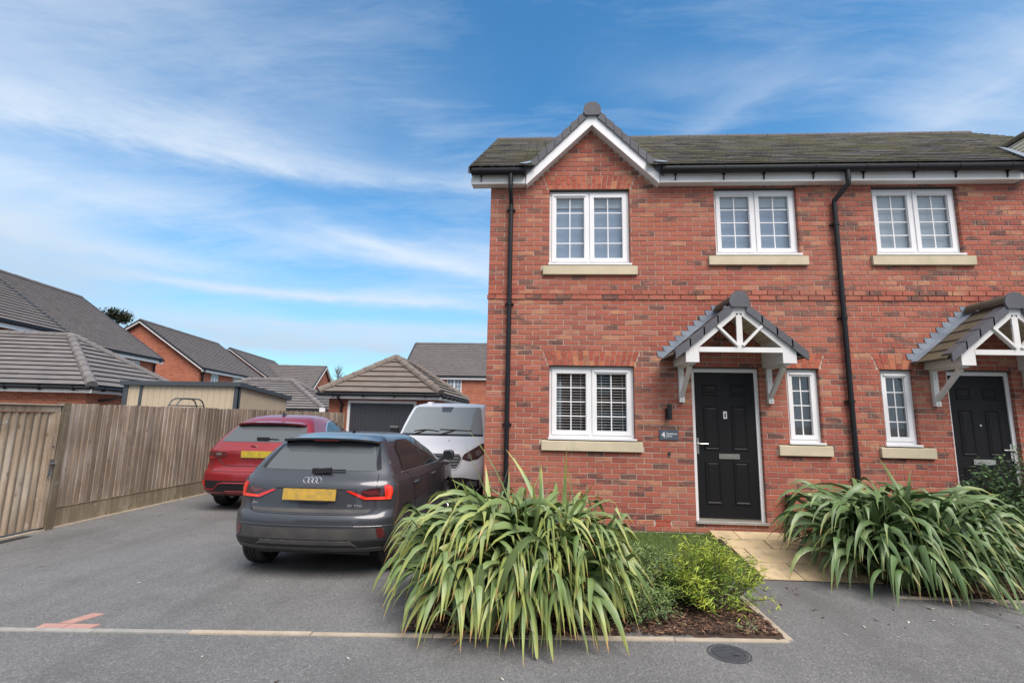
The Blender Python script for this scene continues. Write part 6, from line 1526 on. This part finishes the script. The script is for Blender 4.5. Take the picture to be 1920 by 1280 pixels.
for s in (-1, 1):
    hl = V.decal([(s * x, z) for x, z in HL], 'headlight', 'lampbrown', off=.006, step=.04)
    for cx_, cz, r_r in ((.70, .885, .05), (.86, .94, .055)):
        V.decal([(s * (cx_ + r_r * cos(q)), cz + r_r * sin(q)) for q in [2 * pi * k / 10 for k in range(10)]], 'headlamp_lens', 'lampclear', off=.011, step=.03, parent=hl)
    V.line([(s * x, z) for x, z in HL + HL[:1]], 'headlight_edge', 'black', .007, parent=hl)
V.decal([(-.50, .93), (.50, .93), (.56, .85), (.53, .74), (.46, .66), (-.46, .66), (-.53, .74), (-.56, .85)], 'grille', 'black', off=.006, step=.06)
for i in range(5):
    z = .69 + i * .052; V.line([(-.50, z), (.50, z)], 'grille_bar', 'steel', .010, off=.010)
V.line([(-.50, .935), (.50, .935), (.565, .85), (.53, .74), (.46, .65), (-.46, .65), (-.53, .74), (-.565, .85), (-.50, .935)], 'grille_surround', 'paint_white', .012, off=.006)
V.decal([(-.96, .23), (.96, .23), (.96, .44), (.60, .50), (-.60, .50), (-.96, .44)], 'lower_bumper', 'black', off=.007, step=.06)
V.both([(.68, .33), (.86, .33), (.86, .43), (.68, .43)], 'fog_lamp', 'lampclear', off=.012, step=.05)
V.line([(-.60, 1.10), (-.50, 1.02), (-.44, .96)], 'bonnet_crease', 'paint_white', .012, off=-.006)
b = MB(); h = V.hit(.22, 1.16); b.box(ox + .20, ox + .235, oy + h.y - .012, oy + h.y + .01, 1.15, 1.168); b.build('washer_jet', 'black', vn)
for x in (-.48, .86):
    b = MB(); b.prism([(ox + x - .07, oy + 1.75, 1.90), (ox + x + .07, oy + 1.75, 1.90), (ox + x + .05, oy + 1.80, 1.975), (ox + x - .05, oy + 1.80, 1.975)], (0, .25, .01)); b.build('roof_marker', 'paint_white', vn)
for s in (-1, 1):
    V.decal([(1.20, 1.13), (2.10, 1.12), (2.10, 1.66), (1.80, 1.70), (1.50, 1.55), (1.28, 1.32)], 'side_window', 'carglass', axis='x', side=s, off=.004, step=.08)
    V.line([(2.16, 1.75), (2.16, .35)], 'door_gap', 'black', .006, axis='x', side=s); V.line([(1.16, 1.12), (1.20, .75)], 'door_gap', 'black', .006, axis='x', side=s)
    mx = ox + s * 1.12; b = MB(); b.prism([(mx - .09, oy + 1.20, 1.17), (mx + .09, oy + 1.20, 1.17), (mx + .09, oy + 1.20, 1.42), (mx - .09, oy + 1.20, 1.42)], (0, .10, 0)); mr = b.build('door_mirror', 'black', vn); md = mr.modifiers.new('b', 'BEVEL'); md.width = .02; md.segments = 2
    b = MB(); b.box(mx - .092, mx + .092, oy + 1.192, oy + 1.27, 1.385, 1.427); b.build('mirror_cap', 'galv', mr)
    b = MB(); b.bar((ox + s * .95, oy + 1.27, 1.22), (ox + s * 1.04, oy + 1.27, 1.24), .07, .05); b.build('mirror_arm', 'black', mr)
for yy_ in (.93, 3.86):
    for s in (-1, 1): wheel(vn, s * .86, yy_, .34, .22, s)
b = MB(); b.box(ox - .8, ox + .8, oy + .2, oy + 5.1, .21, .26); b.build('underbody', 'black', vn)
# ---------------------------------------------------------------- plants
def strap_leaf(rnd, c, az0, a0, L, w, droop, twist=0.0, zmin=.012, nseg=11, start=.12, sway=0.0, kink=None):
    """points up the leaf: inclination from vertical grows along its length"""
    p = Vector((c[0] + sin(az0) * start, c[1] + cos(az0) * start, c[2])); ds = L / nseg; rows = []; az = az0
    kk = kink if kink is not None else 99
    for i in range(nseg + 1):
        t = i / nseg; a = a0 + droop * t ** 1.55 + (.9 if t > kk else 0); a = min(a, radians(176)); az += sway * ds
        d = Vector((sin(az) * sin(a), cos(az) * sin(a), cos(a))); wt = w * min(1, .55 + t * 2.2) * (1 - max(0, (t - .42) / .58) ** 1.8) + .0012
        side = Vector((cos(az), -sin(az), 0)); q = twist * t; nrm = side.cross(d).normalized(); sd = side * cos(q) + nrm * sin(q); up = d.cross(sd).normalized()
        fold = .28 * (1 - t * .6)
        rows.append((p.copy(), sd, up, wt, fold)); p = p + d * ds
        if p.z < zmin: p.z = zmin + rnd.uniform(0, .012)
    return rows
def leaf_mesh(b, rows):
    n0 = len(b.v); n = len(rows)
    for i, (p, sd, up, w, fold) in enumerate(rows):
        t = i / (n - 1); e = up * w * fold
        b.v += [tuple(p - sd * w / 2 + e), tuple(p), tuple(p + sd * w / 2 + e)]; b.uv += [(0, t), (.5, t), (1, t)]
    for i in range(n - 1):
        a = n0 + i * 3; b.f += [(a, a + 1, a + 4, a + 3), (a + 1, a + 2, a + 5, a + 4)]; b.mi += [0, 0]
def squeeze(p, c, rx, ryf, ryb):
    t_ = 1.12 - .42 * min(1.2, p.z); rx *= t_; ryf *= t_; ryb *= t_; dx, dy = p.x - c[0], p.y - c[1]; ry = ryf if dy < 0 else ryb; k = hypot(dx / rx, dy / ry)
    if k > .55: f = (.55 + .45 * math.tanh((k - .55) / .45)) / k; dx *= f; dy *= f
    return Vector((c[0] + dx, c[1] + dy, p.z))
def flax(label, c, seed, n, m, Lr, squash=(1.2, 1.0, 1.1), bias=None, wind=0.0, wr=(.045, .066), up_n=26):
    t = thing('flax_plant', label, 'plant', c, 'broad strap-leaved plants in the beds'); rnd = random.Random(seed)
    inner = MB(); inner.uv = []
    deadb = MB(); deadb.uv = []
    fans = [(rnd.gauss(0, .26), rnd.gauss(0, .20)) for _ in range(34)]
    total = n + 480
    for k in range(total):
        fx, fy = rnd.choice(fans); az = rnd.uniform(0, 2 * pi)
        if bias and rnd.random() < .35: az = rnd.gauss(bias, .8)
        outward = hypot(fx, fy)
        u = rnd.random(); a0 = radians(2 + 46 * u ** 1.2 + rnd.uniform(-4, 6)); L = rnd.uniform(*Lr) * (1.0 - .22 * u)
        droop = radians(rnd.uniform(125, 178)) * (1 - .16 * u); w = rnd.uniform(*wr)
        if k < up_n: a0 = radians(rnd.uniform(0, 30)); droop = radians(rnd.uniform(18, 70)); L *= rnd.uniform(.78, 1.08)
        kink = rnd.uniform(.55, .85) if rnd.random() < .16 and k >= up_n else None
        rows = strap_leaf(rnd, (c[0] + fx, c[1] + fy, c[2] + .02), az + wind * .2, a0, L, w, droop, rnd.uniform(-1.5, 1.5), zmin=.012, start=rnd.uniform(.02, .12), sway=rnd.uniform(-.35, .35) + wind, kink=kink)
        rows = [(squeeze(p, c, *squash), s_, u_2, w_, f_2) for p, s_, u_2, w_, f_2 in rows]
        if k < n:
            b = MB(); b.uv = []; leaf_mesh(b, rows); b.build('leaf', m, t, smooth=True, angle=60)
        else: leaf_mesh(inner, [(p * 1.0, s_, u_2, w_, f_2) for p, s_, u_2, w_, f_2 in rows])
    inner.build('inner_leaves', m, t, smooth=True, angle=60, kind='stuff')
    for k in range(110):
        az = rnd.uniform(0, 2 * pi); rows = strap_leaf(rnd, (c[0] + rnd.gauss(0, .2), c[1] + rnd.gauss(0, .2), c[2] + .02), az, radians(rnd.uniform(45, 85)), rnd.uniform(.35, .72), rnd.uniform(.008, .028), radians(rnd.uniform(40, 75)), rnd.uniform(-2, 2), zmin=.014, sway=rnd.uniform(-.8, .8), nseg=8)
        leaf_mesh(deadb, rows)
    deadb.build('dead_leaves', 'dead', t, smooth=True, angle=60, kind='stuff')
    return t
flax('big arching strap-leaved plant in the front bed, spilling over the edging beside the grey car', (-.22, 4.62, .02), 21, 290, 'flax', (1.22, 1.72), bias=radians(185), up_n=34, wr=(.050, .084), squash=(1.32, 1.12, 1.2))
flax('dark green strap-leaved plant in the right bed, drooping over the pavement beside the buff path', (3.92, 5.95, .03), 5, 280, 'flax2', (1.22, 1.72), bias=radians(165), wind=-.25, up_n=4, wr=(.052, .088), squash=(1.58, 1.12, 1.2))

def shrub(name, label, c, rad, h, n_stem, sprigs, leaf, m, seed, lens=(.03, .05), tipbright=True, thing_=None, flat=False, group=None, lean=1.0):
    t = thing(name, label, 'shrub', c, group); rnd = random.Random(seed); st = MB(); lf = MB()
    for i in range(n_stem):
        a = rnd.uniform(0, 6.28); r = sqrt(rnd.random()); e = Vector((c[0] + cos(a) * r * rad[0], c[1] + sin(a) * r * rad[1], c[2] + h * (1 - .60 * r ** 2) * rnd.uniform(.42, 1.12)))
        s = Vector((c[0] + cos(a) * r * rad[0] * .25, c[1] + sin(a) * r * rad[1] * .25, c[2])); mid = s.lerp(e, .5) + Vector((cos(a), sin(a), 0)) * .05 + Vector((0, 0, .04))
        st.tube([s, mid, e], [.006, .004, .002], 4)
        br = rnd.random()
        for k in range(sprigs):
            u = 1 - (rnd.random() ** 1.3) * .72; p = s.lerp(mid, u * 2) if u < .5 else mid.lerp(e, u * 2 - 1)
            if rnd.random() < .55:
                p = p + Vector((rnd.gauss(0, .045), rnd.gauss(0, .045), rnd.gauss(0, .035)))
            if p.z < .03: continue
            q = rnd.uniform(0, 6.28); L = rnd.uniform(*lens); el_ = rnd.uniform(-.35, .9); d = Vector((cos(q) * cos(el_), sin(q) * cos(el_), sin(el_))); sd = Vector((-sin(q), cos(q), rnd.uniform(-.3, .3))).normalized() * L * leaf; nn_ = d.cross(sd).normalized()
            if flat:
                dr = Vector((0, 0, -.18 * L)); lf.add([p, p + d * L * .35 + sd, p + d * L + dr, p + d * L * .35 - sd, p + d * L * .5 - nn_ * L * .08], [(0, 1, 4), (1, 2, 4), (2, 3, 4), (3, 0, 4)]); k_ = 5
            else: lf.add([p, p + d * L * .45 + sd, p + d * L + Vector((0, 0, -.2 * L)), p + d * L * .45 - sd], [(0, 1, 2), (0, 2, 3)]); k_ = 4
            tone = min(1, max(0, (u - .4) * .9 * (.4 + .9 * br) + rnd.uniform(-.15, .25))); lf.tone += [tone] * k_
    st.build('stems', 'twig', t, kind='stuff'); lf.build('foliage', m, t, smooth=False, kind='stuff'); return t
shrub('leafy_shrub', 'bright lime-yellow narrow-leaved shrub at the corner of the front bed', (1.55, 4.80, .02), (.50, .48), .62, 88, 50, .068, 'lime', 3, (.045, .09))
shrub('leafy_shrub', 'grey-green narrow-leaved shrub between the big strap-leaved plant and the lime one', (1.0, 4.95, .02), (.55, .46), .44, 95, 56, .068, 'mid', 4, (.045, .085))
shrub('leafy_shrub', 'low green sprigs at the foot of the big strap-leaved plant, nearest the edging', (.82, 4.42, .02), (.30, .20), .26, 36, 70, .11, 'mid', 6, (.03, .05))
shrub('hedge_shrub', 'dense dark green glossy-leaved shrub in front of the right-hand front door', (5.85, 6.15, .02), (1.15, .7), 1.36, 320, 90, .26, 'hedge', 7, (.04, .07), flat=True)
for x, y, s_, lab in ((.35, 4.14, 1, 'tiny yellow-green weed by the edging under the big strap-leaved plant'), (1.62, 4.24, 2, 'tiny green seedling in the mulch near the manhole')):
    shrub('weed', lab, (x, y, .02), (.06, .05), .07, 8, 9, .2, 'lime' if s_ == 1 else 'mid', 30 + s_, (.015, .03))
